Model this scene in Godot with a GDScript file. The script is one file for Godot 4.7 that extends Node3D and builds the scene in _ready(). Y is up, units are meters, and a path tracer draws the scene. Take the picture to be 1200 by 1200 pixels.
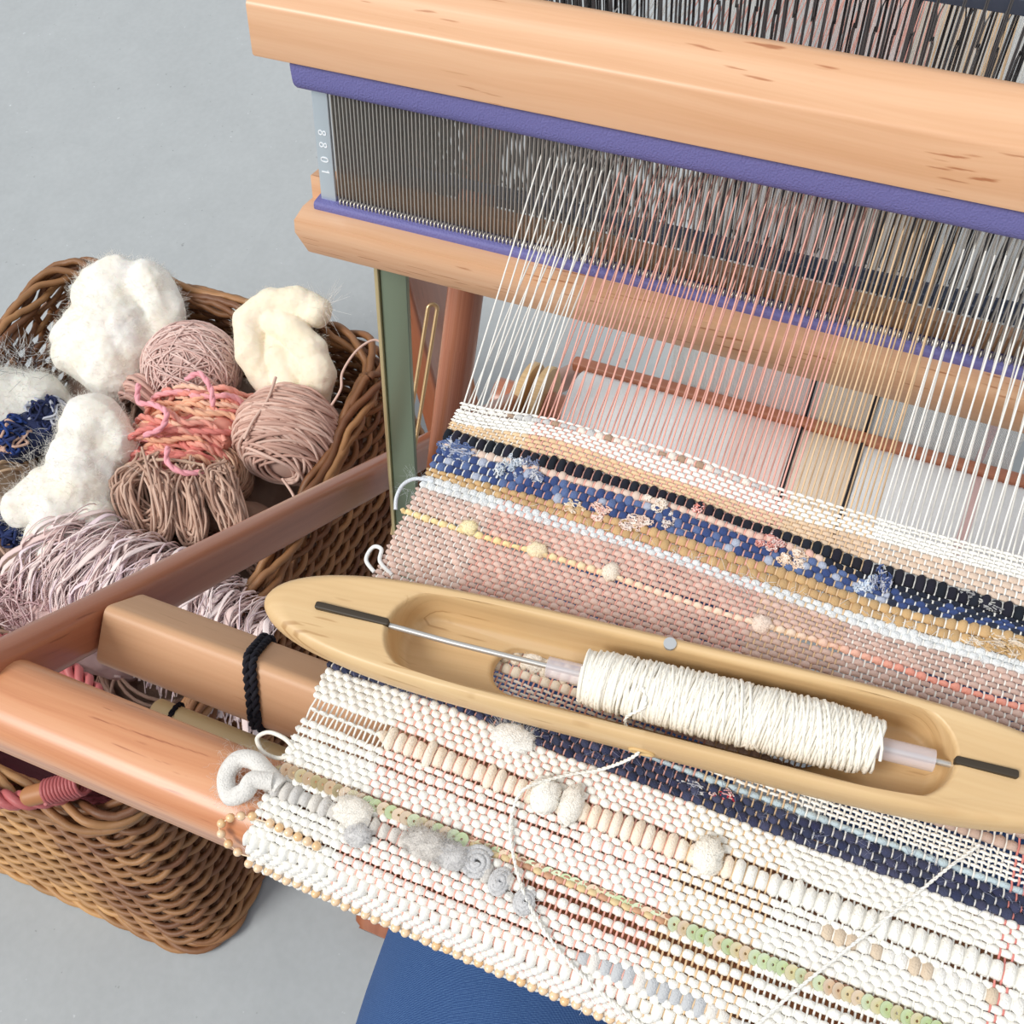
extends Node3D
# A table-top view of a floor loom: cloth on the breast beam, shuttle lying on it, beater, heddles, and a wicker basket of yarn on the floor.
# y = 0 is the plane of the cloth, x runs along the fell, +z points to the weaver.

const FLOOR_Y := -0.66
const PITCH := 0.0021          # warp spacing
const ENDS := 148
const BEAM_R := 0.0185         # cloth bends over the breast beam
const BEAM_S := 0.197
var rng := RandomNumberGenerator.new()
var fine := FastNoiseLite.new()
var mats := {}
var used := {}


# ---------------------------------------------------------------- mesh builder
class MB:
	var V := PackedVector3Array()
	var N := PackedVector3Array()
	var U := PackedVector2Array()
	var C := PackedColorArray()
	var I := PackedInt32Array()

	func tube(p: PackedVector3Array, r: PackedFloat32Array, col: PackedColorArray, sides := 6, flat := 1.0, up := Vector3.ZERO, caps := true) -> void:
		var n := p.size()
		if n < 2:
			return
		var base := V.size()
		var one_r := r.size() < n
		var one_c := col.size() < n
		var t := (p[1] - p[0]).normalized()
		var a := up
		if a == Vector3.ZERO:
			a = t.cross(Vector3(0.31, 0.9, 0.2))
		var cs := PackedFloat32Array()
		var sn := PackedFloat32Array()
		for j in sides:
			cs.append(cos(TAU * j / sides))
			sn.append(sin(TAU * j / sides))
		var along := 0.0
		for k in n:
			if k == 0:
				t = p[1] - p[0]
			elif k == n - 1:
				t = p[k] - p[k - 1]
			else:
				t = p[k + 1] - p[k - 1]
			t = t.normalized()
			a = (a - t * a.dot(t)).normalized()
			var b := t.cross(a)
			var rr: float = r[0] if one_r else r[k]
			var cc: Color = col[0] if one_c else col[k]
			if k > 0:
				along += p[k].distance_to(p[k - 1])
			for j in sides:
				V.append(p[k] + (a * cs[j] + b * (sn[j] * flat)) * rr)
				N.append((a * cs[j] * flat + b * sn[j]).normalized())
				C.append(cc)
				U.append(Vector2(along, float(j) / sides))
		for k in n - 1:
			var q := base + k * sides
			for j in sides:
				var j2 := (j + 1) % sides
				I.append_array([q + j, q + sides + j, q + j2, q + sides + j, q + sides + j2, q + j2])
		if caps:
			for e in 2:
				var ring := base + (n - 1) * sides * e
				var nn := (p[n - 1] - p[n - 2]).normalized() if e else (p[0] - p[1]).normalized()
				var c0 := V.size()
				V.append(p[n - 1] if e else p[0])
				N.append(nn)
				C.append(C[ring])
				U.append(U[ring])
				for j in sides:
					V.append(V[ring + j])
					N.append(nn)
					C.append(C[ring])
					U.append(U[ring + j])
				for j in sides:
					var j2 := (j + 1) % sides
					if e:
						I.append_array([c0, c0 + 1 + j2, c0 + 1 + j])
					else:
						I.append_array([c0, c0 + 1 + j, c0 + 1 + j2])

	# profile: closed polygon, counterclockwise in (e1, e2); ax = e1 x e2; stations: [distance, inset]
	func prism(profile: PackedVector2Array, o: Vector3, e1: Vector3, e2: Vector3, stations: Array, col := Color.WHITE) -> void:
		var ax := e1.cross(e2).normalized()
		var n := profile.size()
		var en := PackedVector2Array()
		for i in n:
			var d := (profile[(i + 1) % n] - profile[i]).normalized()
			en.append(Vector2(d.y, -d.x))
		var per := 0.0
		var vn := PackedVector2Array()
		for i in n:
			vn.append((en[i] + en[(i + n - 1) % n]).normalized())
		for i in n:
			var i2 := (i + 1) % n
			var na := en[i]
			var nb := en[i]
			if en[i].dot(en[(i + n - 1) % n]) > 0.75:
				na = vn[i]
			if en[i].dot(en[i2]) > 0.75:
				nb = vn[i2]
			var w := profile[i].distance_to(profile[i2])
			var base := V.size()
			for st in stations:
				var q1: Vector2 = profile[i] - vn[i] * st[1]
				var q2: Vector2 = profile[i2] - vn[i2] * st[1]
				V.append(o + ax * st[0] + e1 * q1.x + e2 * q1.y)
				V.append(o + ax * st[0] + e1 * q2.x + e2 * q2.y)
				N.append(e1 * na.x + e2 * na.y)
				N.append(e1 * nb.x + e2 * nb.y)
				U.append(Vector2(st[0], per))
				U.append(Vector2(st[0], per + w))
				C.append(col)
				C.append(col)
			per += w
			for k in stations.size() - 1:
				var q := base + k * 2
				I.append_array([q, q + 2, q + 1, q + 2, q + 3, q + 1])
		var tri := Geometry2D.triangulate_polygon(profile)
		for e in 2:
			var st: Array = stations[stations.size() - 1] if e else stations[0]
			var base := V.size()
			for i in n:
				var q1: Vector2 = profile[i] - vn[i] * st[1]
				V.append(o + ax * st[0] + e1 * q1.x + e2 * q1.y)
				N.append(ax if e else -ax)
				U.append(Vector2(st[0] + q1.x * 0.3, q1.y))
				C.append(col)
			for k in range(0, tri.size(), 3):
				var a := tri[k]
				var b := tri[k + 1]
				var c := tri[k + 2]
				var ccw := (profile[b] - profile[a]).cross(profile[c] - profile[a]) > 0.0
				if ccw == (e == 1):
					I.append_array([base + a, base + c, base + b])
				else:
					I.append_array([base + a, base + b, base + c])

	# closed rings of equal length joined one to the next; normals from the surface
	func rings(list: Array, col: PackedColorArray, close_ends := false) -> void:
		var m: int = list[0].size()
		var base := V.size()
		var nr := list.size()
		for k in nr:
			var ring: PackedVector3Array = list[k]
			var up: PackedVector3Array = list[mini(k + 1, nr - 1)]
			var dn: PackedVector3Array = list[maxi(k - 1, 0)]
			for j in m:
				var tx := ring[(j + 1) % m] - ring[(j + m - 1) % m]
				var ty := up[j] - dn[j]
				V.append(ring[j])
				N.append(tx.cross(ty).normalized())
				U.append(Vector2(ring[j].x, ring[j].z + ring[j].y))
				C.append(col[mini(k, col.size() - 1)])
		for k in nr - 1:
			for j in m:
				var j2 := (j + 1) % m
				var a := base + k * m + j
				var b := base + (k + 1) * m + j
				var c := base + k * m + j2
				var d := base + (k + 1) * m + j2
				I.append_array([a, b, c, b, d, c])
		if close_ends:
			for e in 2:
				var ring: PackedVector3Array = list[nr - 1] if e else list[0]
				var mid := Vector3.ZERO
				for q in ring:
					mid += q / m
				var nn := (ring[1] - mid).cross(ring[0] - mid).normalized() * (-1.0 if e else 1.0)
				var c0 := V.size()
				V.append(mid)
				N.append(nn)
				U.append(Vector2(mid.x, mid.z))
				C.append(col[0])
				for q in ring:
					V.append(q)
					N.append(nn)
					U.append(Vector2(q.x, q.z))
					C.append(col[0])
				for j in m:
					var j2 := (j + 1) % m
					if e:
						I.append_array([c0, c0 + 1 + j2, c0 + 1 + j])
					else:
						I.append_array([c0, c0 + 1 + j, c0 + 1 + j2])

	func ball(c: Vector3, r: Vector3, col: Color, seg := 10, rows := 6) -> void:
		var base := V.size()
		for i in rows + 1:
			var th := PI * i / rows
			for j in seg:
				var ph := TAU * j / seg
				var d := Vector3(sin(th) * cos(ph), cos(th), sin(th) * sin(ph))
				V.append(c + d * r)
				N.append((d / r).normalized())
				U.append(Vector2(float(j) / seg, float(i) / rows))
				C.append(col)
		for i in rows:
			for j in seg:
				var j2 := (j + 1) % seg
				var a := base + i * seg + j
				var b := base + i * seg + j2
				var c2 := base + (i + 1) * seg + j
				var d2 := base + (i + 1) * seg + j2
				I.append_array([a, c2, b, b, c2, d2])

	func mesh() -> ArrayMesh:
		var arr := []
		arr.resize(Mesh.ARRAY_MAX)
		arr[Mesh.ARRAY_VERTEX] = V
		arr[Mesh.ARRAY_NORMAL] = N
		arr[Mesh.ARRAY_TEX_UV] = U
		arr[Mesh.ARRAY_COLOR] = C
		arr[Mesh.ARRAY_INDEX] = I
		var m := ArrayMesh.new()
		m.add_surface_from_arrays(Mesh.PRIMITIVE_TRIANGLES, arr)
		return m


# ---------------------------------------------------------------- naming
func numbered(called: String) -> String:
	var k: int = used.get(called, 0)
	used[called] = k + 1
	return called if k == 0 else "%s_%03d" % [called, k]

func thing(called: String, label: String, category: String, at := Vector3.ZERO, group := "") -> Node3D:
	var o := Node3D.new()
	o.name = numbered(called)
	add_child(o)
	o.position = at
	o.set_meta("label", label)
	o.set_meta("category", category)
	if group:
		o.set_meta("group", group)
	return o

func put(called: String, mb, mat: Material, parent: Node3D) -> MeshInstance3D:
	var o := MeshInstance3D.new()
	o.mesh = mb.mesh() if mb is MB else mb
	o.material_override = mat
	var k: int = parent.get_meta("n_" + called, 0)
	parent.set_meta("n_" + called, k + 1)
	o.name = called if k == 0 else "%s_%03d" % [called, k]
	parent.add_child(o, true)
	return o

func solo(called: String, mb, mat: Material, label: String, category: String, group := "") -> MeshInstance3D:
	var o := MeshInstance3D.new()
	o.mesh = mb.mesh() if mb is MB else mb
	o.material_override = mat
	o.name = numbered(called)
	add_child(o)
	o.set_meta("label", label)
	o.set_meta("category", category)
	if group:
		o.set_meta("group", group)
	return o


# ---------------------------------------------------------------- small tools
func lin(r: float, g: float, b: float) -> Color:
	return Color(r / 255.0, g / 255.0, b / 255.0).srgb_to_linear()

func jit(c: Color, amount: float) -> Color:
	var k := 1.0 + rng.randf_range(-amount, amount)
	return Color(minf(c.r * k, 1.0), minf(c.g * k, 1.0), minf(c.b * k, 1.0))

func pick(list: Array) -> Color:
	return list[rng.randi() % list.size()]

func arr7(list: Array, x: float) -> float:
	var f := clampf(x / 0.05, 0.0, list.size() - 1.001)
	var i := int(f)
	var t := f - i
	t = t * t * (3.0 - 2.0 * t)
	return lerpf(list[i], list[i + 1], t)

func hash1(i: int, j: int) -> float:
	var h := (i * 374761393 + j * 668265263) & 0x7fffffff
	h = ((h ^ (h >> 13)) * 1274126177) & 0x7fffffff
	return float((h ^ (h >> 16)) & 0xffff) / 65535.0

func spline(ctrl: Array, per := 8) -> PackedVector3Array:
	var out := PackedVector3Array()
	var n := ctrl.size()
	for i in n - 1:
		var p0: Vector3 = ctrl[maxi(i - 1, 0)]
		var p1: Vector3 = ctrl[i]
		var p2: Vector3 = ctrl[i + 1]
		var p3: Vector3 = ctrl[mini(i + 2, n - 1)]
		for k in per:
			out.append(p1.cubic_interpolate(p2, p0, p3, float(k) / per))
	out.append(ctrl[n - 1])
	return out

func round_poly(pts: Array, radii: Array, seg := 4) -> PackedVector2Array:
	var out := PackedVector2Array()
	var n := pts.size()
	for i in n:
		var p: Vector2 = pts[i]
		var a: Vector2 = pts[(i + n - 1) % n]
		var b: Vector2 = pts[(i + 1) % n]
		var r: float = radii[i % radii.size()]
		r = minf(r, 0.48 * minf(p.distance_to(a), p.distance_to(b)))
		if r < 0.0003:
			out.append(p)
			continue
		var pa := p + (a - p).normalized() * r
		var pb := p + (b - p).normalized() * r
		for k in seg + 1:
			var t := float(k) / seg
			out.append(pa.lerp(p, t).lerp(p.lerp(pb, t), t))
	return out

func ends(a: float, b: float, bevel: float) -> Array:
	return [[a, bevel], [a + bevel * 0.35, bevel * 0.3], [a + bevel, 0.0], [b - bevel, 0.0], [b - bevel * 0.35, bevel * 0.3], [b, bevel]]

func bar(mb: MB, a: Vector3, b: Vector3, w: float, h: float, side: Vector3, r: float, col := Color.WHITE) -> void:
	var ax := (b - a).normalized()
	var e1 := (side - ax * side.dot(ax)).normalized()
	var e2 := ax.cross(e1)
	mb.prism(round_poly([Vector2(-w, -h) / 2, Vector2(w, -h) / 2, Vector2(w, h) / 2, Vector2(-w, h) / 2], [r]), a, e1, e2, ends(0.0, a.distance_to(b), minf(r, 0.003)), col)

func rvec(s := 1.0) -> Vector3:
	return Vector3(rng.randf_range(-s, s), rng.randf_range(-s, s), rng.randf_range(-s, s))

func twist(mb: MB, path: PackedVector3Array, strands: int, off: float, r: float, lay: float, cols: Array, sides := 5) -> void:
	for q in strands:
		var pts := PackedVector3Array()
		var along := 0.0
		var a := Vector3.UP
		for k in path.size():
			var t := (path[mini(k + 1, path.size() - 1)] - path[maxi(k - 1, 0)]).normalized()
			a = a - t * a.dot(t)
			a = a.normalized() if a.length() > 0.01 else t.cross(Vector3.RIGHT).normalized()
			var b := t.cross(a)
			if k > 0:
				along += path[k].distance_to(path[k - 1])
			var ph := TAU * (along / lay + float(q) / strands)
			pts.append(path[k] + (a * cos(ph) + b * sin(ph)) * off)
		mb.tube(pts, PackedFloat32Array([r]), PackedColorArray([cols[q % cols.size()]]), sides)

func resample(p: PackedVector3Array, step: float) -> PackedVector3Array:
	var out := PackedVector3Array([p[0]])
	var left := step
	for k in p.size() - 1:
		var d := p[k].distance_to(p[k + 1])
		var at := left
		while at <= d:
			out.append(p[k].lerp(p[k + 1], at / d))
			at += step
		left = at - d
	out.append(p[p.size() - 1])
	return out

# rounded lumps: capsules [a, b, ra, rb] joined with a smooth minimum, meshed as surface nets
func lumps(mb: MB, caps: Array, k: float, cell: float, col: Color, col2: Color, namp := 0.0, nfreq := 1.0, fold := 0.0, ffreq := 1.0) -> void:
	var lo := Vector3(1e9, 1e9, 1e9)
	var hi := -lo
	for c in caps:
		for q in 2:
			var rr := Vector3.ONE * (float(c[2 + q]) + namp + fold + 2.0 * cell)
			lo = lo.min(c[q] - rr)
			hi = hi.max(c[q] + rr)
	var nx := int((hi.x - lo.x) / cell) + 2
	var ny := int((hi.y - lo.y) / cell) + 2
	var nz := int((hi.z - lo.z) / cell) + 2
	var F := PackedFloat32Array()
	F.resize(nx * ny * nz)
	var na := caps.size()
	var pa := PackedVector3Array()
	var ba := PackedVector3Array()
	var il := PackedFloat32Array()
	var ra := PackedFloat32Array()
	var rd := PackedFloat32Array()
	for c in caps:
		pa.append(c[0])
		var d: Vector3 = c[1] - c[0]
		ba.append(d)
		il.append(1.0 / maxf(d.length_squared(), 1e-9))
		ra.append(c[2])
		rd.append(c[3] - c[2])
	var near := 3.0 * cell + namp + fold
	var at := 0
	for z in nz:
		for y in ny:
			for x in nx:
				var p := lo + Vector3(x, y, z) * cell
				var d := 1e3
				for q in na:
					var v := p - pa[q]
					var h := clampf(v.dot(ba[q]) * il[q], 0.0, 1.0)
					var e := (v - ba[q] * h).length() - ra[q] - rd[q] * h
					var s := k - absf(d - e)
					d = minf(d, e)
					if s > 0.0:
						d -= s * s * 0.25 / k
				if absf(d) < near:
					if namp > 0.0:
						d += namp * fine.get_noise_3dv(p * nfreq)
					if fold > 0.0:
						d += fold * absf(fine.get_noise_3dv(p * ffreq + Vector3(31, 7, 3)))
				F[at] = d
				at += 1
	var ids := PackedInt32Array()
	ids.resize(nx * ny * nz)
	ids.fill(-1)
	var sy := nx
	var sz := nx * ny
	var off := [0, 1, sy, sy + 1, sz, sz + 1, sz + sy, sz + sy + 1]
	var base := mb.V.size()
	for z in nz - 1:
		for y in ny - 1:
			for x in nx - 1:
				var i := x + y * sy + z * sz
				var f0 := F[i]
				if absf(f0) > 3.0 * cell:
					continue
				var sum := Vector3.ZERO
				var cnt := 0
				for ax in 3:
					for u in 2:
						for w in 2:
							var a := i
							var pos := Vector3.ZERO
							if ax == 0:
								a += u * sy + w * sz
								pos = Vector3(0, u, w)
							elif ax == 1:
								a += u + w * sz
								pos = Vector3(u, 0, w)
							else:
								a += u + w * sy
								pos = Vector3(u, w, 0)
							var b: int = a + [1, sy, sz][ax]
							var fa := F[a]
							var fb := F[b]
							if (fa < 0.0) != (fb < 0.0):
								pos[ax] += fa / (fa - fb)
								sum += pos
								cnt += 1
				if cnt:
					ids[i] = mb.V.size()
					var g := Vector3(F[i + 1] + F[i + 1 + sy] + F[i + 1 + sz] + F[i + 1 + sy + sz] - F[i] - F[i + sy] - F[i + sz] - F[i + sy + sz],
						F[i + sy] + F[i + 1 + sy] + F[i + sy + sz] + F[i + 1 + sy + sz] - F[i] - F[i + 1] - F[i + sz] - F[i + 1 + sz],
						F[i + sz] + F[i + 1 + sz] + F[i + sy + sz] + F[i + 1 + sy + sz] - F[i] - F[i + 1] - F[i + sy] - F[i + 1 + sy])
					var p := lo + (Vector3(x, y, z) + sum / cnt) * cell
					mb.V.append(p)
					mb.N.append(g.normalized())
					mb.U.append(Vector2(p.x, p.y))
					mb.C.append(col.lerp(col2, clampf(0.5 + 0.9 * fine.get_noise_3dv(p * 22.0), 0.0, 1.0)))
	for z in range(1, nz - 1):
		for y in range(1, ny - 1):
			for x in range(1, nx - 1):
				var i := x + y * sy + z * sz
				var fa := F[i]
				if absf(fa) > 2.0 * cell:
					continue
				for ax in 3:
					var fb := F[i + [1, sy, sz][ax]]
					if (fa < 0.0) == (fb < 0.0):
						continue
					var s1: int = [sy, sz, 1][ax]
					var s2: int = [sz, 1, sy][ax]
					var a := ids[i]
					var b := ids[i - s1]
					var c := ids[i - s1 - s2]
					var d := ids[i - s2]
					if a < 0 or b < 0 or c < 0 or d < 0:
						continue
					if fa < 0.0:
						mb.I.append_array([a, d, c, a, c, b])
					else:
						mb.I.append_array([a, b, c, a, c, d])

func hairs(mb: MB, at: Vector3, size: Vector3, n: int, long: float, r: float, col: Color, lift := 0.6) -> void:
	for i in n:
		var d := rvec().normalized()
		d.y = absf(d.y)
		var p := at + d * size
		var v := (d + rvec(lift)).normalized() * long * rng.randf_range(0.5, 1.3)
		var b := rvec(0.45) * long
		mb.tube(PackedVector3Array([p - v * 0.2, p + v * 0.4 + b * 0.25, p + v + b]), PackedFloat32Array([r, r, r * 0.6]), PackedColorArray([jit(col, 0.06)]), 3, 1.0, Vector3.ZERO, false)

# short fibres standing on the surface built so far
func nap(mb: MB, n: int, long: float, r: float) -> void:
	var m := mb.V.size()
	for i in n:
		var k := rng.randi() % m
		var p := mb.V[k]
		var d := (mb.N[k] * 0.55 + rvec(0.9)).normalized()
		var e := (d + rvec(0.8)).normalized()
		var l := long * rng.randf_range(0.4, 1.3)
		mb.tube(PackedVector3Array([p, p + d * l * 0.5, p + d * l * 0.5 + e * l * 0.5]), PackedFloat32Array([r]), PackedColorArray([mb.C[k]]), 3, 1.0, Vector3.ZERO, false)

func curls(mb: MB, at: Vector3, size: Vector3, n: int, r: float, cols: Array) -> void:
	for i in n:
		var c: Array = []
		var p := at + rvec(0.6) * size
		var d := rvec().normalized()
		for k in rng.randi_range(4, 7):
			c.append(p)
			d = (d + rvec(1.1)).normalized()
			var step := d * size * 0.75
			p += step
			var e := (p - at) / size
			if e.length() > 1.0:
				p = at + e.normalized() * size
				d = -d
		mb.tube(spline(c, 5), PackedFloat32Array([r]), PackedColorArray([jit(pick(cols), 0.1)]), 5)


# ---------------------------------------------------------------- materials
func ramp_image(w: int, h: int, f: Callable) -> ImageTexture:
	var im := Image.create(w, h, false, Image.FORMAT_RGB8)
	for y in h:
		for x in w:
			im.set_pixel(x, y, f.call(x, y))
	return ImageTexture.create_from_image(im)

func wood_tex(lo: Color, mid: Color, hi: Color, dark: Color, sd: int, flecks: float, grain := 1.0) -> ImageTexture:
	var n := FastNoiseLite.new()
	n.noise_type = FastNoiseLite.TYPE_SIMPLEX_SMOOTH
	n.fractal_type = FastNoiseLite.FRACTAL_NONE
	n.frequency = 1.0
	n.seed = sd
	return ramp_image(512, 512, func(x: int, y: int) -> Color:
		var u := x / 512.0
		var v := y / 512.0
		var w := v + 0.022 * n.get_noise_2d(u * 1.6, v * 3.0) + 0.006 * n.get_noise_2d(u * 6.0, v * 5.0 + 9.0)
		var g := n.get_noise_2d(u * 0.9 + 5.0, w * 13.0) * 0.6 + n.get_noise_2d(u * 1.5 - 8.0, w * 34.0) * 0.35
		var f := n.get_noise_2d(u * 9.0, w * 150.0) * 0.22
		var t := clampf(0.5 + (g + f) * 0.55 * grain, 0.0, 1.0)
		var c := lo.lerp(mid, t * 2.0) if t < 0.5 else mid.lerp(hi, t * 2.0 - 1.0)
		var k := n.get_noise_2d(u * 16.0 + 40.0, w * 110.0 + 17.0) * (0.75 + 0.5 * n.get_noise_2d(u * 3.0, v * 4.0))
		if k > 1.0 - flecks:
			c = c.lerp(dark, clampf((k - 1.0 + flecks) * 5.0, 0.0, 0.75))
		return c)

func wood_mat(key: String, lo: Color, mid: Color, hi: Color, dark: Color, sd: int, flecks: float, rough: float, coat: float, grain := 1.0) -> StandardMaterial3D:
	var m := StandardMaterial3D.new()
	m.resource_name = key
	m.albedo_texture = wood_tex(lo, mid, hi, dark, sd, flecks, grain)
	m.uv1_scale = Vector3(1.8, 5.0, 1.0)
	m.roughness = rough
	if coat > 0.0:
		m.clearcoat_enabled = true
		m.clearcoat = coat
		m.clearcoat_roughness = 0.38
	mats[key] = m
	return m

func vmat(key: String, rough: float, metal := 0.0, bump := 0.0, bump_scale := 60.0, rim := 0.0) -> StandardMaterial3D:
	var m := StandardMaterial3D.new()
	m.resource_name = key
	m.vertex_color_use_as_albedo = true
	m.roughness = rough
	m.metallic = metal
	if bump > 0.0:
		m.normal_enabled = true
		m.normal_texture = mats["fibre"]
		m.normal_scale = bump
		m.uv1_triplanar = true
		m.uv1_scale = Vector3.ONE * bump_scale
	if rim > 0.0:
		m.rim_enabled = true
		m.rim = rim
		m.rim_tint = 0.6
	mats[key] = m
	return m

func make_materials() -> void:
	var nt := NoiseTexture2D.new()
	var fn := FastNoiseLite.new()
	fn.frequency = 0.09
	fn.fractal_octaves = 3
	nt.noise = fn
	nt.width = 256
	nt.height = 256
	nt.seamless = true
	nt.as_normal_map = true
	nt.bump_strength = 6.0
	mats["fibre"] = nt
	wood_mat("cherry", Color8(192, 122, 80), Color8(212, 146, 102), Color8(222, 164, 122), Color8(150, 84, 52), 3, 0.34, 0.55, 0.45)
	mats["cherry"].clearcoat = 0.6
	mats["cherry"].clearcoat_roughness = 0.24
	wood_mat("cherry_pale", Color8(212, 160, 118), Color8(225, 177, 138), Color8(234, 192, 155), Color8(164, 100, 62), 11, 0.37, 0.36, 0.35, 0.8)
	wood_mat("cherry_dark", Color8(158, 94, 66), Color8(176, 110, 80), Color8(190, 126, 94), Color8(130, 74, 50), 21, 0.18, 0.28, 0.6, 0.7)
	wood_mat("maple", Color8(198, 150, 110), Color8(212, 166, 126), Color8(220, 178, 138), Color8(176, 126, 88), 31, 0.2, 0.5, 0.15, 0.6)
	wood_mat("pine", Color8(202, 166, 118), Color8(216, 182, 134), Color8(226, 196, 150), Color8(176, 136, 90), 41, 0.30, 0.46, 0.15, 1.0)
	wood_mat("bamboo", Color8(226, 204, 150), Color8(236, 216, 166), Color8(240, 224, 180), Color8(210, 184, 130), 51, 0.2, 0.5, 0.1, 0.5)
	vmat("yarn", 1.0, 0.0, 0.6, 60.0)
	vmat("fluff", 1.0, 0.0, 0.9, 45.0, 0.2)
	vmat("thread", 0.9)
	var fl := vmat("fleece", 1.0, 0.0, 0.0, 1.0, 0.25)
	fl.subsurf_scatter_enabled = true
	fl.subsurf_scatter_strength = 0.12
	vmat("wicker", 0.48, 0.0, 0.35, 40.0)
	vmat("steel", 0.34, 0.7)
	vmat("dark_steel", 0.45, 0.5)
	vmat("satin", 0.5)
	vmat("pearl", 0.22, 0.1)
	mats["pearl"].clearcoat_enabled = true
	mats["pearl"].clearcoat = 0.6
	vmat("sequin", 0.22, 0.25)
	vmat("tape", 0.6, 0.0, 0.5, 30.0)
	var g := StandardMaterial3D.new()
	g.resource_name = "plastic_tube"
	g.albedo_color = Color(0.93, 0.9, 0.93, 0.42)
	g.transparency = BaseMaterial3D.TRANSPARENCY_ALPHA
	g.roughness = 0.3
	mats["tube"] = g
	# polished concrete
	var a := FastNoiseLite.new()
	a.frequency = 0.006
	a.fractal_octaves = 5
	a.seed = 7
	var b := FastNoiseLite.new()
	b.noise_type = FastNoiseLite.TYPE_CELLULAR
	b.frequency = 0.11
	b.cellular_return_type = FastNoiseLite.RETURN_CELL_VALUE
	b.seed = 4
	var b2 := FastNoiseLite.new()
	b2.noise_type = FastNoiseLite.TYPE_CELLULAR
	b2.frequency = 0.11
	b2.cellular_return_type = FastNoiseLite.RETURN_DISTANCE
	b2.seed = 4
	var con := StandardMaterial3D.new()
	con.resource_name = "concrete"
	con.albedo_texture = ramp_image(640, 640, func(x: int, y: int) -> Color:
		var v := 0.692 + 0.014 * a.get_noise_2d(x, y) + 0.010 * a.get_noise_2d(x * 4.0, y * 4.0) + 0.014 * a.get_noise_2d(x * 14.0, y * 14.0)
		var cell := b.get_noise_2d(x, y)
		if absf(cell) > 0.74 and b2.get_noise_2d(x, y) < -0.80 + 0.14 * hash1(x / 9, y / 9):
			v += 0.10 if cell > 0.0 else -0.13
		return Color(v * 0.972, v * 1.0, v * 1.016))
	con.uv1_triplanar = true
	con.uv1_world_triplanar = true
	con.uv1_scale = Vector3.ONE * 1.55
	con.roughness = 0.45
	mats["concrete"] = con
	# denim twill
	var dn := StandardMaterial3D.new()
	dn.resource_name = "denim"
	dn.albedo_texture = ramp_image(256, 256, func(x: int, y: int) -> Color:
		var s := 0.5 + 0.5 * sin(TAU * (x + y * 2) / 16.0)
		var k := s * 0.55 + 0.25 * (a.get_noise_2d(x * 40.0, y * 40.0) + 0.6) + 0.3 * hash1(x / 2, y / 3) * s
		return Color8(24, 56, 112).lerp(Color8(104, 142, 188), clampf(k * 1.35 - 0.38, 0.0, 1.0)))
	dn.uv1_triplanar = true
	dn.uv1_scale = Vector3.ONE * 42.0
	dn.roughness = 0.95
	mats["denim"] = dn


# ---------------------------------------------------------------- the cloth
func surf(s: float) -> Vector3:      # (y, z) of the cloth in x, y of the result; angle in z
	if s <= BEAM_S:
		return Vector3(0, s, 0)
	var a := (s - BEAM_S) / BEAM_R
	if a < PI / 2:
		return Vector3(-BEAM_R * (1.0 - cos(a)), BEAM_S + BEAM_R * sin(a), a)
	return Vector3(-BEAM_R - (s - BEAM_S - BEAM_R * PI / 2), BEAM_S + BEAM_R, PI / 2)

func on_cloth(x: float, s: float, up: float) -> Vector3:
	var q := surf(s)
	return Vector3(x, q.x + up * cos(q.z), q.y + up * sin(q.z))

var WHITE := lin(249, 247, 241)
var PINK := lin(236, 178, 164)
var TAN := lin(228, 196, 158)
var rows: Array = []

func warp_color(x: float) -> Color:
	if absf(x - 0.264) < 0.0035:
		return lin(222, 140, 132)
	if x < 0.034:
		return lin(244, 242, 236)
	if x < 0.152:
		return PINK
	if x < 0.188:
		return TAN
	return lin(244, 242, 236)

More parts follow.
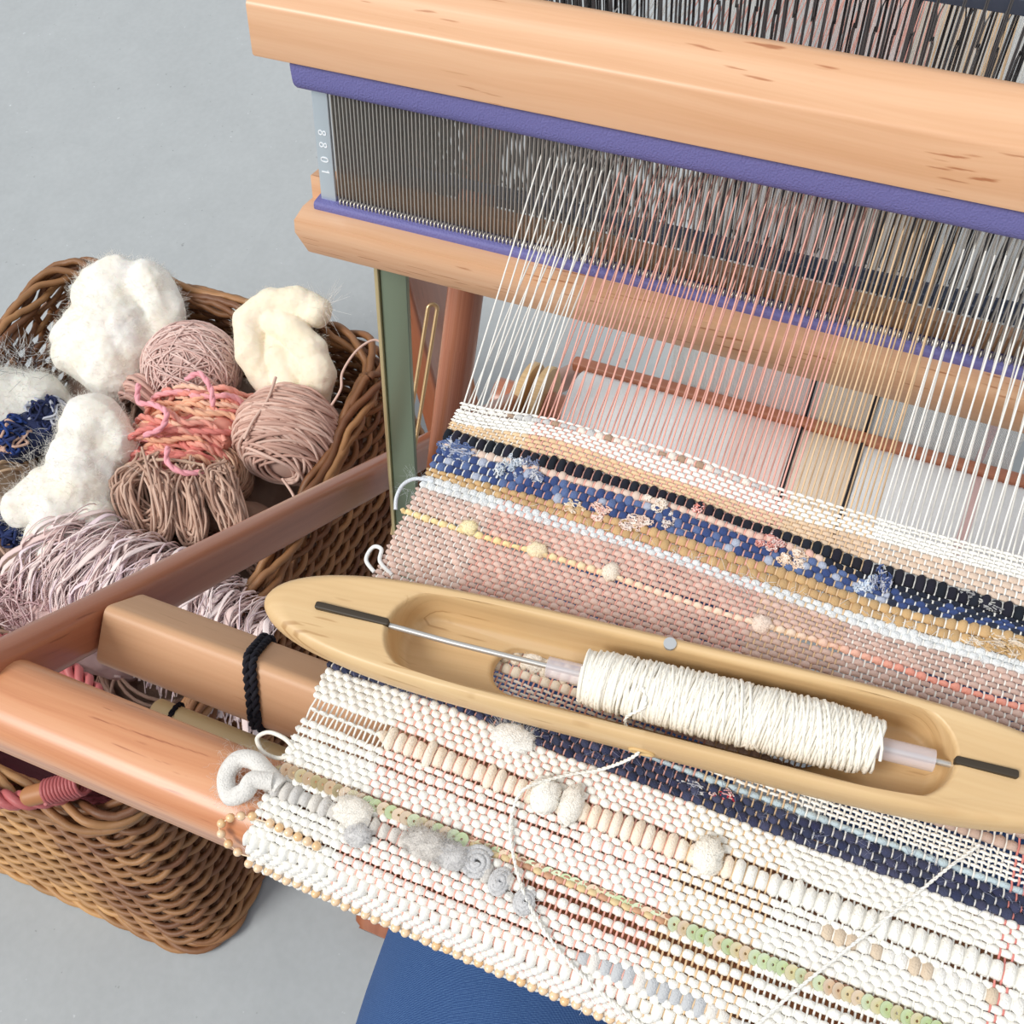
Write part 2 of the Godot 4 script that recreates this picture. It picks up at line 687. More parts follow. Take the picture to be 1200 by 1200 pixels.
# one pick: sf(x) place, rz(x) half width along the warp, ry half height
func weft(cloth: Node3D, called: String, sf: Callable, rz: Callable, ry: float, colf: Callable, ph: int, mat := "yarn", x0 := -0.0015, x1 := 0.313, slack := 0.13) -> void:
	var mb := MB.new()
	var n := int((x1 - x0) / (PITCH * 0.25))
	var dx := (x1 - x0) / n
	var amp := ry * 0.4 + 0.0001
	var id := rows.size()
	var sides := 7
	var cs := PackedFloat32Array()
	var sn := PackedFloat32Array()
	for j in sides:
		cs.append(cos(TAU * j / sides))
		sn.append(sin(TAU * j / sides))
	for k in n + 1:
		var x := x0 + dx * k
		var turn := (x / PITCH + ph + 1.0) / 2.0
		var bead := int(floor(turn))
		var g := (turn - bead) * 2.0 - 1.0              # -1 .. 1 across one bead
		var round := sqrt(maxf(0.0, 1.0 - g * g * 1.25))
		var w := 2.0 * pow(round, 0.8) - 1.0
		var hj := 1.0 + slack * (hash1(bead, id) * 2.0 - 1.0) * round
		var s: float = sf.call(x) + (hash1(bead, id + 400) - 0.5) * 0.0003 * round
		var zz: float = rz.call(x) * (0.70 + 0.32 * round) * hj
		var yy := ry * (0.46 + 0.56 * round) * hj
		var edge := minf(1.0, minf(float(k), float(n - k)) * 0.34 + 0.25)
		zz *= edge
		yy *= edge
		var q := surf(s)
		var nn := Vector3(0, cos(q.z), sin(q.z))
		var tt := Vector3(0, -sin(q.z), cos(q.z))
		var p := Vector3(x, q.x, q.y) + nn * (amp * w)
		var slope := -(ry * 0.56 + 1.6 * amp) / PITCH * g / maxf(round, 0.35)
		var col: Color = colf.call(x, bead)
		for j in sides:
			mb.V.append(p + nn * (yy * cs[j]) + tt * (zz * sn[j]))
			mb.N.append((nn * (cs[j] * zz) + tt * (sn[j] * yy) - Vector3(slope * maxf(cs[j], 0.0) * zz * 0.9, 0, 0)).normalized())
			mb.C.append(col)
			mb.U.append(Vector2(x, float(j) / sides))
	for k in n:
		var q := k * sides
		for j in sides:
			var j2 := (j + 1) % sides
			mb.I.append_array([q + j, q + sides + j, q + j2, q + sides + j, q + sides + j2, q + j2])
	put(called, mb, mats[mat], cloth)
	rows.append({"s": sf, "ph": ph, "aw": maxf(0.00050, ry * 0.46 - amp + 0.00075), "rz": rz})

func band(cloth: Node3D, a: Array, b: Array, n: int, ry: float, colf: Callable, fill := 0.54, slack := 0.13, mat := "yarn") -> void:
	for i in n:
		var t := (i + 0.5) / n
		var sf := func(x: float) -> float: return lerpf(arr7(a, x), arr7(b, x), t) * 0.001
		var rz := func(x: float) -> float: return (arr7(b, x) - arr7(a, x)) * 0.001 / n * fill
		weft(cloth, "weft_yarn", sf, rz, ry, colf, rows.size() % 2, mat, -0.0015 - 0.001 * rng.randf(), 0.313, slack)

func flat_row(cloth: Node3D, s: float, half: float, ry: float, colf: Callable, mat := "yarn", x0 := -0.002, slack := 0.13) -> void:
	var wob := rng.randf() * 50.0
	weft(cloth, "weft_yarn", func(x: float) -> float: return s * 0.001 + 0.0004 * fine.get_noise_1d(x * 600.0 + wob), func(_x: float) -> float: return half * 0.001, ry, colf, rows.size() % 2, mat, x0, 0.313, slack)

func c7(v: float) -> Array:
	return [v, v, v, v, v, v, v]

func build_cloth() -> void:
	var cloth := thing("woven_cloth", "handwoven cloth striped white, blush, navy and tan, stretched on the loom", "cloth")
	var white := func(x: float, b: int) -> Color: return WHITE * (0.96 + 0.04 * hash1(b, 77))
	var cream := func(x: float, b: int) -> Color: return lin(236, 206, 168).lerp(lin(222, 200, 182), clampf((x - 0.1) * 8.0, 0.0, 1.0)) * (0.9 + 0.12 * hash1(b, 5))
	var black := func(x: float, b: int) -> Color: return lin(30, 32, 44) * (0.8 + 0.5 * hash1(b, 9))
	var denim := func(x: float, b: int) -> Color:
		var h := hash1(b, rows.size() + 11)
		if x > 0.2 and h > 0.55:
			return lin(36, 44, 66)
		return lin(58, 76, 126) if h < 0.6 else (lin(92, 112, 158) if h < 0.86 else lin(176, 184, 204))
	var camel := func(x: float, b: int) -> Color: return lin(202, 168, 122) * (0.86 + 0.24 * hash1(b, 21))
	var mohair := func(x: float, b: int) -> Color: return lin(232, 236, 238) * (0.94 + 0.06 * hash1(b, 31))
	var taupe := func(x: float, b: int) -> Color: return lin(222, 194, 182).lerp(lin(206, 178, 167), clampf((x - 0.08) * 7.0, 0.0, 1.0)) * (0.87 + 0.2 * hash1(b, rows.size()))
	var navy := func(x: float, b: int) -> Color: return lin(44, 50, 78).lerp(lin(96, 98, 124), 0.35 * hash1(b, rows.size() + 3)) * (0.8 + 0.4 * hash1(b, 8))
	var b0 := [1.0, -4.0, -5.0, -1.0, 0.0, -1.0, -1.0]
	var b1 := [12.4, 6.5, 9.7, 11.8, 10.4, 9.2, 9.0]
	var b2 := [17.0, 15.8, 16.4, 19.0, 21.0, 21.5, 21.5]
	var b3 := [23.5, 22.0, 20.7, 23.3, 28.0, 27.6, 27.5]
	var b4 := [38.5, 37.0, 35.0, 35.7, 37.5, 33.2, 33.0]
	var b5 := [42.5, 43.0, 43.3, 44.6, 45.3, 44.0, 43.6]
	var b6 := [49.0, 48.6, 47.5, 49.0, 51.0, 49.2, 48.8]
	# the newest picks: fine white cotton, one thick-and-thin grey slub lying among them
	var lerp7 := func(p: Array, q: Array, t: float) -> Array:
		var o := []
		for i in 7:
			o.append(lerpf(p[i], q[i], t))
		return o
	var t1: Array = lerp7.call(b0, b1, 0.12)
	var t2: Array = lerp7.call(b0, b1, 0.36)
	band(cloth, b0, t1, 1, 0.0008, white, 0.5)
	var slubby := func(x: float) -> float:
		var on := smoothstep(0.022, 0.034, x) * (1.0 - smoothstep(0.135, 0.15, x))
		return lerpf(0.0006, 0.0014 + 0.0007 * fine.get_noise_1d(x * 900.0), on)
	weft(cloth, "slub_yarn", func(x: float) -> float: return lerpf(arr7(t1, x), arr7(t2, x), 0.5) * 0.001, slubby, 0.0012,
		func(x: float, b: int) -> Color:
			var h := hash1(b, 41)
			if x < 0.022 or x > 0.148: return WHITE
			return lin(206, 206, 206) if h < 0.3 else (lin(176, 150, 128) if h < 0.52 else lin(238, 230, 220)), 1, "fluff", -0.001, 0.313, 0.4)
	band(cloth, t2, b1, 4, 0.0008, white, 0.44)
	band(cloth, b1, b2, 4, 0.0008, cream, 0.46)
	band(cloth, b2, b3, 1, 0.0022, black, 0.52, 0.2)
	var c1: Array = lerp7.call(b3, b4, 0.24)
	band(cloth, b3, c1, 1, 0.0013, func(x: float, b: int) -> Color:
		if x > 0.172: return lin(30, 34, 50)
		return lin(226, 202, 186).lerp(lin(232, 158, 146), clampf((x - 0.12) * 14.0, 0.0, 1.0) * hash1(b, 6)), 0.56, 0.3)
	band(cloth, c1, b4, 3, 0.0015, denim, 0.56, 0.28, "fluff")
	band(cloth, b4, b5, 2, 0.0014, camel, 0.54, 0.2)
	band(cloth, b5, b6, 2, 0.0012, mohair, 0.58, 0.2, "fluff")
	# blush field with a slubby line in it
	band(cloth, b6, c7(60.8), 5, 0.0013, taupe, 0.49, 0.2)
	weft(cloth, "slub_yarn", func(x: float) -> float: return 0.0624 + 0.0006 * sin(x * 60.0), func(x: float) -> float: return 0.00135 + 0.0006 * fine.get_noise_1d(x * 700.0), 0.0016,
		func(x: float, b: int) -> Color: return lin(250, 226, 170).lerp(lin(244, 222, 200), clampf((x - 0.05) * 16.0, 0.0, 1.0)).lerp(lin(238, 164, 146), clampf((x - 0.165) * 22.0, 0.0, 1.0)), rows.size() % 2, "yarn", -0.004, 0.313, 0.25)
	band(cloth, c7(64.2), c7(104.0), 16, 0.0013, taupe, 0.49, 0.2)
	# cream thick-and-thin yarn, seen through the shuttle
	var thick := func(x: float, b: int) -> Color: return lin(246, 236, 220) * (0.93 + 0.07 * hash1(b, 3)) if x < 0.128 else lin(196, 170, 156) * (0.9 + 0.2 * hash1(b, 4))
	weft(cloth, "slub_yarn", func(_x: float) -> float: return 0.1083, func(x: float) -> float: return 0.0042 if x < 0.128 else 0.0023, 0.0026, thick, rows.size() % 2, "fluff", 0.0, 0.313, 0.3)
	weft(cloth, "slub_yarn", func(_x: float) -> float: return 0.1146, func(x: float) -> float: return 0.0021, 0.0017, thick, rows.size() % 2, "yarn", -0.001, 0.313, 0.2)
	# open netting of fine cotton, then a light blue roving and a navy tweed
	for i in 5:
		flat_row(cloth, 118.2 + 1.9 * i, 0.62, 0.00062, white)
	weft(cloth, "weft_yarn", func(x: float) -> float: return 0.1288, func(x: float) -> float: return 0.0006 + 0.0009 * smoothstep(0.125, 0.155, x) * (0.8 + 0.5 * fine.get_noise_1d(x * 300.0)), 0.0013,
		func(x: float, b: int) -> Color: return lin(196, 214, 222) * (0.9 + 0.14 * hash1(b, 2)), rows.size() % 2, "fluff", -0.001)
	band(cloth, c7(130.6), [139.0, 137.0, 139.5, 139.4, 140.2, 139.8, 139.6], 3, 0.0017, navy, 0.57, 0.25, "fluff")
	# the soft white cloth wound to the front
	band(cloth, [139.0, 137.0, 139.5, 139.4, 140.2, 139.8, 139.6], c7(152.2), 5, 0.0016, white, 0.58, 0.2)
	weft(cloth, "slub_yarn", func(x: float) -> float: return 0.1570, func(x: float) -> float:
			var on := smoothstep(0.029, 0.036, x) * (1.0 - 0.06 * smoothstep(0.17, 0.19, x))
			var blob := 0.0022 * (exp(-pow((x - 0.1005) / 0.003, 2.0)) + exp(-pow((x - 0.1105) / 0.003, 2.0)) + exp(-pow((x - 0.162) / 0.0035, 2.0)))
			return lerpf(0.0006, 0.0045 + 0.0010 * fine.get_noise_1d(x * 240.0), on) + blob, 0.0027,
		func(x: float, b: int) -> Color: return (lin(250, 240, 226).lerp(lin(250, 232, 212), hash1(b, 15)) if x < 0.172 else WHITE * 0.98) if x > 0.03 else WHITE, rows.size() % 2, "fluff", 0.0, 0.313, 0.24)
	flat_row(cloth, 162.6, 1.35, 0.0013, white)
	weft(cloth, "slub_yarn", func(x: float) -> float: return 0.1658, func(x: float) -> float: return 0.0016 + 0.0012 * smoothstep(0.2, 0.208, x) + 0.0007 * smoothstep(0.115, 0.12, x) * (1.0 - smoothstep(0.142, 0.146, x)), 0.0017,
		func(x: float, b: int) -> Color:
			var h := hash1(b, 61)
			if x < 0.2: return WHITE
			return lin(214, 196, 174) if h < 0.35 else (lin(178, 158, 136) if h < 0.55 else lin(240, 238, 234)), rows.size() % 2, "fluff", -0.002, 0.313, 0.2)
	band(cloth, c7(168.2), c7(179.2), 4, 0.0015, white, 0.57, 0.2)
	# braid that carries the sequins
	flat_row(cloth, 180.3, 0.7, 0.0006, func(x: float, b: int) -> Color: return lin(176, 132, 110), "thread")
	flat_row(cloth, 182.6, 1.2, 0.0008, func(x: float, b: int) -> Color: return lin(220, 196, 150) if hash1(b, 1) < 0.6 else lin(196, 150, 118), "satin")
	flat_row(cloth, 185.2, 1.5, 0.0015, white)
	weft(cloth, "slub_yarn", func(x: float) -> float: return 0.1898, func(x: float) -> float: return lerpf(0.0036 + 0.0009 * fine.get_noise_1d(x * 300.0), 0.0017, smoothstep(0.094, 0.106, x)), 0.0024,
		func(x: float, b: int) -> Color: return (lin(206, 204, 202).lerp(lin(226, 220, 212), hash1(b, 71)) if x < 0.1 else WHITE), rows.size() % 2, "fluff", -0.003, 0.313, 0.25)
	flat_row(cloth, 194.6, 1.6, 0.0015, white)
	flat_row(cloth, 197.6, 1.65, 0.0016, white)
	flat_row(cloth, 200.5, 1.6, 0.0016, white)
	weft(cloth, "slub_yarn", func(x: float) -> float: return 0.2040, func(x: float) -> float: return 0.0014 + 0.002 * smoothstep(0.128, 0.136, x) * (1.0 - smoothstep(0.178, 0.186, x)), 0.0018,
		func(x: float, b: int) -> Color: return WHITE if x < 0.13 or x > 0.19 else (lin(196, 198, 202) if hash1(b, 91) < 0.55 else lin(230, 226, 220)), rows.size() % 2, "fluff", -0.002, 0.313, 0.2)
	flat_row(cloth, 207.0, 1.7, 0.0016, white)
	flat_row(cloth, 211.0, 3.1, 0.0023, white, "yarn", -0.003, 0.22)
	flat_row(cloth, 215.2, 1.7, 0.0017, white)
	flat_row(cloth, 217.8, 1.5, 0.0015, white, "fluff")
	for i in 8:
		flat_row(cloth, 221.3 + 3.4 * i, 1.9, 0.0018, white)
	build_warp(cloth)
	build_trimmings(cloth)


const REED_O := Vector3(0, -0.028, -0.1205)      # foot of the reed
const REED_U := Vector3(0, 0.948, -0.319)        # up along the reed
const REED_F := Vector3(0, 0.319, 0.948)         # out of its front

func bw(x: float, f: float, u: float) -> Vector3:
	return Vector3(x, 0, 0) + REED_O + REED_F * f + REED_U * u

func spread_x(x: float) -> float:
	return x + (x - 0.16) * 0.085

func build_warp(cloth: Node3D) -> void:
	var order := rows.duplicate()
	order.sort_custom(func(a, b): return a.s.call(0.15) < b.s.call(0.15))
	for i in ENDS:
		var x := PITCH * i
		var mb := MB.new()
		var p := PackedVector3Array()
		var up := i % 2 == 0
		var sh := (i % 4) if up else (i % 4)
		var xr := spread_x(x)
		var zs := -0.205 - 0.016 * sh
		var h := (0.024 if up else -0.018) + rng.randf_range(-0.002, 0.002)
		var xh := xr + (xr - 0.16) * 0.03
		p.append(Vector3(xh, 0.004 + rng.randf() * 0.002, -0.497))
		p.append(Vector3(xh, h * 0.3, -0.33))
		p.append(Vector3(xh, h, zs))
		p.append(bw(xr + rng.randf_range(-0.0003, 0.0003), 0, (0.0525 if up else 0.009) + rng.randf_range(-0.001, 0.001)))
		var fell: float = order[0].s.call(x)
		p.append(on_cloth(x, fell - 0.0015, 0.0004 if up else -0.0004))
		for r in order:
			var w := -cos(PI * (x / PITCH + r.ph))
			p.append(on_cloth(x, r.s.call(x), r.aw * w))
		p.append(on_cloth(x, 0.2500, 0.0))
		var c := jit(warp_color(x), 0.05)
		var rad := 0.00041 if x > 0.034 and x < 0.19 else 0.00043
		mb.tube(p, PackedFloat32Array([rad]), PackedColorArray([c]), 5)
		put("warp_thread", mb, mats["thread"], cloth)

func blob_at(cloth: Node3D, called: String, x: float, s: float, up: float, r: Vector3, col: Color, n := 26, curl := false) -> void:
	var mb := MB.new()
	var c := on_cloth(x, s, up)
	if curl:
		for k in 6:
			var o := rvec(0.75) * r
			o.y = rng.randf_range(-0.6, 0.2) * r.y
			curls(mb, c + o, r * rng.randf_range(0.35, 0.6), int(n * 0.45), 0.00028, [col, col.lightened(0.35), col.darkened(0.12), col.lerp(WHITE, 0.6)])
	else:
		mb.ball(Vector3.ZERO, r, col, 26, 16)
		for k in mb.V.size():
			var v := mb.V[k]
			mb.V[k] = c + v * (1.0 + 0.32 * fine.get_noise_3dv(v * 330.0 + c * 900.0))
			mb.C[k] = col.lerp(WHITE, 0.4 * absf(fine.get_noise_3dv(v * 500.0)))
		hairs(mb, c, r * 0.97, n * 4, r.x * 0.45, 0.00005, col.lightened(0.2), 0.9)
	put(called, mb, mats["fluff"], cloth)

func build_trimmings(cloth: Node3D) -> void:
	# slubs on the line in the blush field
	blob_at(cloth, "slub", 0.0279, 0.0610, 0.0012, Vector3(0.0038, 0.0020, 0.0034), lin(252, 236, 186), 24)
	blob_at(cloth, "slub", 0.0597, 0.0614, 0.0012, Vector3(0.0042, 0.0022, 0.0036), lin(248, 228, 190), 24)
	blob_at(cloth, "slub", 0.0921, 0.0608, 0.0012, Vector3(0.0036, 0.0024, 0.0042), lin(246, 232, 214), 22)
	blob_at(cloth, "slub", 0.1561, 0.0626, 0.0012, Vector3(0.0038, 0.0024, 0.0040), lin(244, 222, 206), 22)
	# tufts of the tweed stripe
	blob_at(cloth, "yarn_tuft", 0.0946, 0.0372, 0.0018, Vector3(0.0085, 0.0030, 0.0050), lin(238, 212, 198), 46, true)
	blob_at(cloth, "yarn_tuft", 0.080, 0.0360, 0.0018, Vector3(0.0060, 0.0024, 0.0036), lin(240, 196, 180), 30, true)
	blob_at(cloth, "yarn_tuft", 0.066, 0.0375, 0.0016, Vector3(0.0060, 0.0020, 0.0032), lin(232, 204, 168), 22, true)
	blob_at(cloth, "yarn_tuft", 0.0998, 0.0240, 0.0020, Vector3(0.0060, 0.0028, 0.0046), lin(240, 222, 204), 40, true)
	blob_at(cloth, "yarn_tuft", 0.107, 0.0295, 0.0018, Vector3(0.0044, 0.0024, 0.0040), lin(214, 196, 190), 26, true)
	blob_at(cloth, "yarn_tuft", 0.118, 0.0225, 0.0018, Vector3(0.0035, 0.0024, 0.0040), lin(236, 150, 136), 22, true)
	blob_at(cloth, "yarn_tuft", 0.1495, 0.0255, 0.0020, Vector3(0.0060, 0.0030, 0.0046), lin(220, 150, 140), 40, true)
	blob_at(cloth, "yarn_tuft", 0.1600, 0.0300, 0.0020, Vector3(0.0060, 0.0030, 0.0040), lin(244, 214, 188), 40, true)
	blob_at(cloth, "yarn_tuft", 0.0330, 0.0270, 0.0018, Vector3(0.0050, 0.0026, 0.0060), lin(196, 208, 222), 34, true)
	blob_at(cloth, "yarn_tuft", 0.0430, 0.0255, 0.0018, Vector3(0.0060, 0.0026, 0.0060), lin(130, 140, 172), 34, true)
	blob_at(cloth, "yarn_tuft", 0.0110, 0.0265, 0.0016, Vector3(0.0110, 0.0020, 0.0056), lin(96, 116, 162), 50, true)
	blob_at(cloth, "yarn_tuft", 0.1890, 0.0310, 0.0020, Vector3(0.0050, 0.0030, 0.0062), lin(204, 218, 236), 40, true)
	blob_at(cloth, "yarn_tuft", 0.1950, 0.0290, 0.0020, Vector3(0.0040, 0.0032, 0.0066), lin(72, 92, 146), 30, true)
	blob_at(cloth, "yarn_tuft", 0.2420, 0.0390, 0.0016, Vector3(0.0140, 0.0020, 0.0044), lin(206, 172, 122), 50, true)
	blob_at(cloth, "yarn_tuft", 0.2330, 0.0240, 0.0016, Vector3(0.0080, 0.0020, 0.0030), lin(34, 36, 52), 30, true)
	blob_at(cloth, "yarn_tuft", 0.1605, 0.1322, 0.0020, Vector3(0.0056, 0.0016, 0.0026), lin(190, 46, 66), 7, true)
	blob_at(cloth, "yarn_tuft", 0.1500, 0.1335, 0.0020, Vector3(0.0056, 0.0016, 0.0026), lin(70, 74, 104), 20, true)
	blob_at(cloth, "fleece_tuft", 0.0810, 0.1400, 0.0016, Vector3(0.0090, 0.0026, 0.0052), lin(248, 246, 242), 60)
	# fat slubs of the cream row
	blob_at(cloth, "slub", 0.1003, 0.1566, 0.0030, Vector3(0.0058, 0.0040, 0.0070), lin(250, 246, 238), 40)
	blob_at(cloth, "slub", 0.1105, 0.1568, 0.0030, Vector3(0.0044, 0.0038, 0.0078), lin(246, 240, 230), 30)
	blob_at(cloth, "slub", 0.1622, 0.1560, 0.0030, Vector3(0.0056, 0.0042, 0.0068), lin(250, 244, 232), 24)
	blob_at(cloth, "slub", 0.0770, 0.1082, 0.0024, Vector3(0.0050, 0.0034, 0.0046), lin(246, 240, 230), 20)
	blob_at(cloth, "slub", 0.1010, 0.1082, 0.0024, Vector3(0.0062, 0.0034, 0.0046), lin(246, 238, 226), 20)
	# grey and cream roving lumps near the front edge
	blob_at(cloth, "roving_lump", 0.0349, 0.1880, 0.0030, Vector3(0.0075, 0.0036, 0.0060), lin(246, 240, 230), 60)
	blob_at(cloth, "roving_lump", 0.0400, 0.1945, 0.0026, Vector3(0.0052, 0.0034, 0.0046), lin(212, 210, 210), 50)
	blob_at(cloth, "roving_lump", 0.0660, 0.1885, 0.0026, Vector3(0.0095, 0.0036, 0.0054), lin(212, 206, 200), 110)
	blob_at(cloth, "roving_lump", 0.0760, 0.1890, 0.0026, Vector3(0.0070, 0.0034, 0.0050), lin(206, 204, 204), 60)
	for k in 3:       # coiled roving
		var mb := MB.new()
		var c := on_cloth([0.0857, 0.0960, 0.1070][k], [0.1880, 0.1915, 0.1945][k], 0.0028)
		var pts := PackedVector3Array()
		for q in 44:
			var a := q * 0.42
			var rr: float = 0.0008 + 0.0052 * q / 44.0 * [1.0, 0.8, 0.75][k]
			pts.append(c + Vector3(cos(a) * rr * [1.0, 0.7, 0.8][k], 0.0012 - 0.002 * q / 44.0, sin(a) * rr))
		mb.tube(pts, PackedFloat32Array([0.0012]), PackedColorArray([lin(206, 206, 208), ]), 6)
		hairs(mb, c, Vector3(0.005, 0.002, 0.005), 40, 0.004, 0.00007, lin(220, 218, 216))
		put("roving_coil", mb, mats["fluff"], cloth)
	# selvedge loops at the left
	var loop := MB.new()
	loop.tube(spline([on_cloth(0.004, 0.189, 0.002), on_cloth(-0.003, 0.1865, 0.003), on_cloth(-0.010, 0.184, 0.004), on_cloth(-0.0165, 0.186, 0.003), on_cloth(-0.018, 0.193, 0.002), on_cloth(-0.013, 0.199, 0.002), on_cloth(-0.0075, 0.196, 0.004), on_cloth(-0.006, 0.191, 0.005), on_cloth(0.001, 0.1885, 0.004)], 8), PackedFloat32Array([0.0036]), PackedColorArray([lin(232, 229, 224)]), 10)
	hairs(loop, on_cloth(-0.011, 0.191, 0.0), Vector3(0.010, 0.005, 0.011), 110, 0.006, 0.00003, lin(240, 237, 232), 1.0)
	nap(loop, 700, 0.0030, 0.00003)
	put("roving_loop", loop, mats["fluff"], cloth)
	var l2 := MB.new()
	l2.tube(spline([on_cloth(0.002, 0.174, 0.001), on_cloth(-0.004, 0.1715, 0.001), on_cloth(-0.0125, 0.171, -0.002), on_cloth(-0.0165, 0.1745, -0.004), on_cloth(-0.0115, 0.1785, -0.003), on_cloth(-0.004, 0.1795, 0.0), on_cloth(0.001, 0.1775, 0.001)], 8), PackedFloat32Array([0.0009]), PackedColorArray([lin(244, 240, 230)]), 6)
	put("yarn_loop", l2, mats["yarn"], cloth)
	var l3 := MB.new()
	l3.tube(spline([on_cloth(0.006, 0.0925, 0.001), on_cloth(-0.001, 0.0890, 0.002), on_cloth(-0.0030, 0.0835, 0.002), on_cloth(-0.0068, 0.0828, 0.001), on_cloth(-0.0085, 0.0858, 0.0), on_cloth(-0.0075, 0.0900, 0.0), on_cloth(-0.0020, 0.0935, 0.0)], 8), PackedFloat32Array([0.0009]), PackedColorArray([lin(240, 242, 242)]), 7)
	put("yarn_loop", l3, mats["yarn"], cloth)
	var l4 := MB.new()
	l4.tube(spline([on_cloth(0.004, 0.0445, 0.001), on_cloth(-0.004, 0.0460, 0.001), on_cloth(-0.0085, 0.0500, 0.0), on_cloth(-0.0095, 0.0560, -0.002), on_cloth(-0.0080, 0.0610, -0.004)], 8), PackedFloat32Array([0.0009]), PackedColorArray([lin(222, 228, 236)]), 6)
	hairs(l4, on_cloth(-0.003, 0.049, 0.0), Vector3(0.006, 0.002, 0.006), 60, 0.005, 0.00003, lin(230, 236, 240), 1.0)
	put("mohair_end", l4, mats["fluff"], cloth)
	var fz := MB.new()      # halo of the mohair stripe
	for k in 170:
		hairs(fz, on_cloth(rng.randf() * 0.3, rng.randf_range(0.0435, 0.0495), 0.0012), Vector3(0.002, 0.0008, 0.002), 2, 0.0045, 0.00009, lin(244, 246, 248), 1.2)
	put("mohair_halo", fz, mats["fluff"], cloth).set_meta("kind", "stuff")
	var fz2 := MB.new()
	for k in 220:
		hairs(fz2, on_cloth(rng.randf() * 0.3, rng.randf_range(0.1295, 0.1395), 0.0014), Vector3(0.002, 0.0006, 0.002), 2, 0.0035, 0.00008, lin(150, 156, 186), 1.2)
	put("tweed_halo", fz2, mats["fluff"], cloth).set_meta("kind", "stuff")
	var fz3 := MB.new()
	for k in 120:
		hairs(fz3, on_cloth(rng.randf() * 0.26, rng.randf_range(0.2165, 0.2195), 0.001), Vector3(0.002, 0.001, 0.001), 2, 0.0035, 0.00007, lin(248, 248, 250), 1.2)
	put("edge_halo", fz3, mats["fluff"], cloth).set_meta("kind", "stuff")
	# sequins
	var ring_cache: Array = []
	for v in 4:
		var sq := MB.new()
		var col: Color = [lin(212, 228, 182), lin(232, 222, 184), lin(224, 236, 202), lin(240, 218, 192)][v]
		var outer := PackedVector3Array()
		var rim := PackedVector3Array()
		var hole := PackedVector3Array()
		var under := PackedVector3Array()
		for j in 18:
			var d := Vector3(cos(TAU * j / 18), 0, -sin(TAU * j / 18))
			under.append(d * 0.0005 + Vector3(0, -0.00018, 0))
			outer.append(d * 0.0027)
			rim.append(d * 0.0026 + Vector3(0, 0.00014, 0))
			hole.append(d * 0.0005 - Vector3(0, 0.00016, 0))
		sq.rings([under, outer, rim, hole], PackedColorArray([col]))
		ring_cache.append(sq.mesh())
	var x := 0.003
	while x < 0.300:
		var flat := x > 0.078 and x < 0.158
		var o := put("sequin", ring_cache[rng.randi() % 4] if x > 0.03 else ring_cache[1 + 2 * (rng.randi() % 2)], mats["sequin"], cloth)
		var s := 0.1820 + 0.0003 * sin(x * 40.0)
		o.position = on_cloth(x, s + (0.0 if flat else 0.0004), 0.0004 if flat else 0.0022)
		var tilt := 0.06 if flat else rng.randf_range(0.30, 0.48)
		if x < 0.028:
			tilt = rng.randf_range(0.6, 0.95)
		o.rotation = Vector3(surf(s).z + rng.randf_range(0.1, 0.35), rng.randf() * 0.4, -tilt)
		if flat:
			o.scale = Vector3(0.9, 0.9, 0.8)
		x += 0.0030 + rng.randf() * 0.0004 if not flat else 0.0034
	# pearls: the string on the front edge, a loop at the selvedge and a short row in the cloth
	var pm := MB.new()
	pm.ball(Vector3.ZERO, Vector3.ONE * 0.0018, lin(246, 214, 176), 12, 8)
	var pearl := pm.mesh()
	var pm2 := MB.new()
	pm2.ball(Vector3.ZERO, Vector3.ONE * 0.0018, lin(240, 200, 150), 12, 8)
	var pearl2 := pm2.mesh()
	var spots: Array = []
	for k in 72:
		spots.append(on_cloth(0.000 + 0.0042 * k, 0.2222 + 0.0012 * smoothstep(0.0, 0.06, 0.0042 * k), 0.0027 + 0.0003 * sin(k * 2.1)))
	for q in [[-0.0050, 0.2190], [-0.0090, 0.2165], [-0.0122, 0.2130], [-0.0128, 0.2090], [-0.0098, 0.2058], [-0.0058, 0.2038], [-0.0015, 0.2024]]:
		spots.append(on_cloth(q[0], q[1], 0.0016))
	for k in 6:
		spots.append(on_cloth(0.0065 + 0.0041 * k, 0.2022 + 0.0002 * k, 0.0022))
	for q in spots:
		put("pearl_bead", pearl if rng.randf() < 0.7 else pearl2, mats["pearl"], cloth).position = q
	var mono := MB.new()
	mono.tube(spline([on_cloth(0.0, 0.2188, 0.0016), on_cloth(-0.0050, 0.2190, 0.0016), on_cloth(-0.0122, 0.2130, 0.0016), on_cloth(-0.0128, 0.2090, 0.0016), on_cloth(-0.0058, 0.2038, 0.0016), on_cloth(0.0065, 0.2022, 0.002)], 6), PackedFloat32Array([0.0003]), PackedColorArray([lin(236, 214, 184)]), 5)
	put("bead_thread", mono, mats["thread"], cloth)


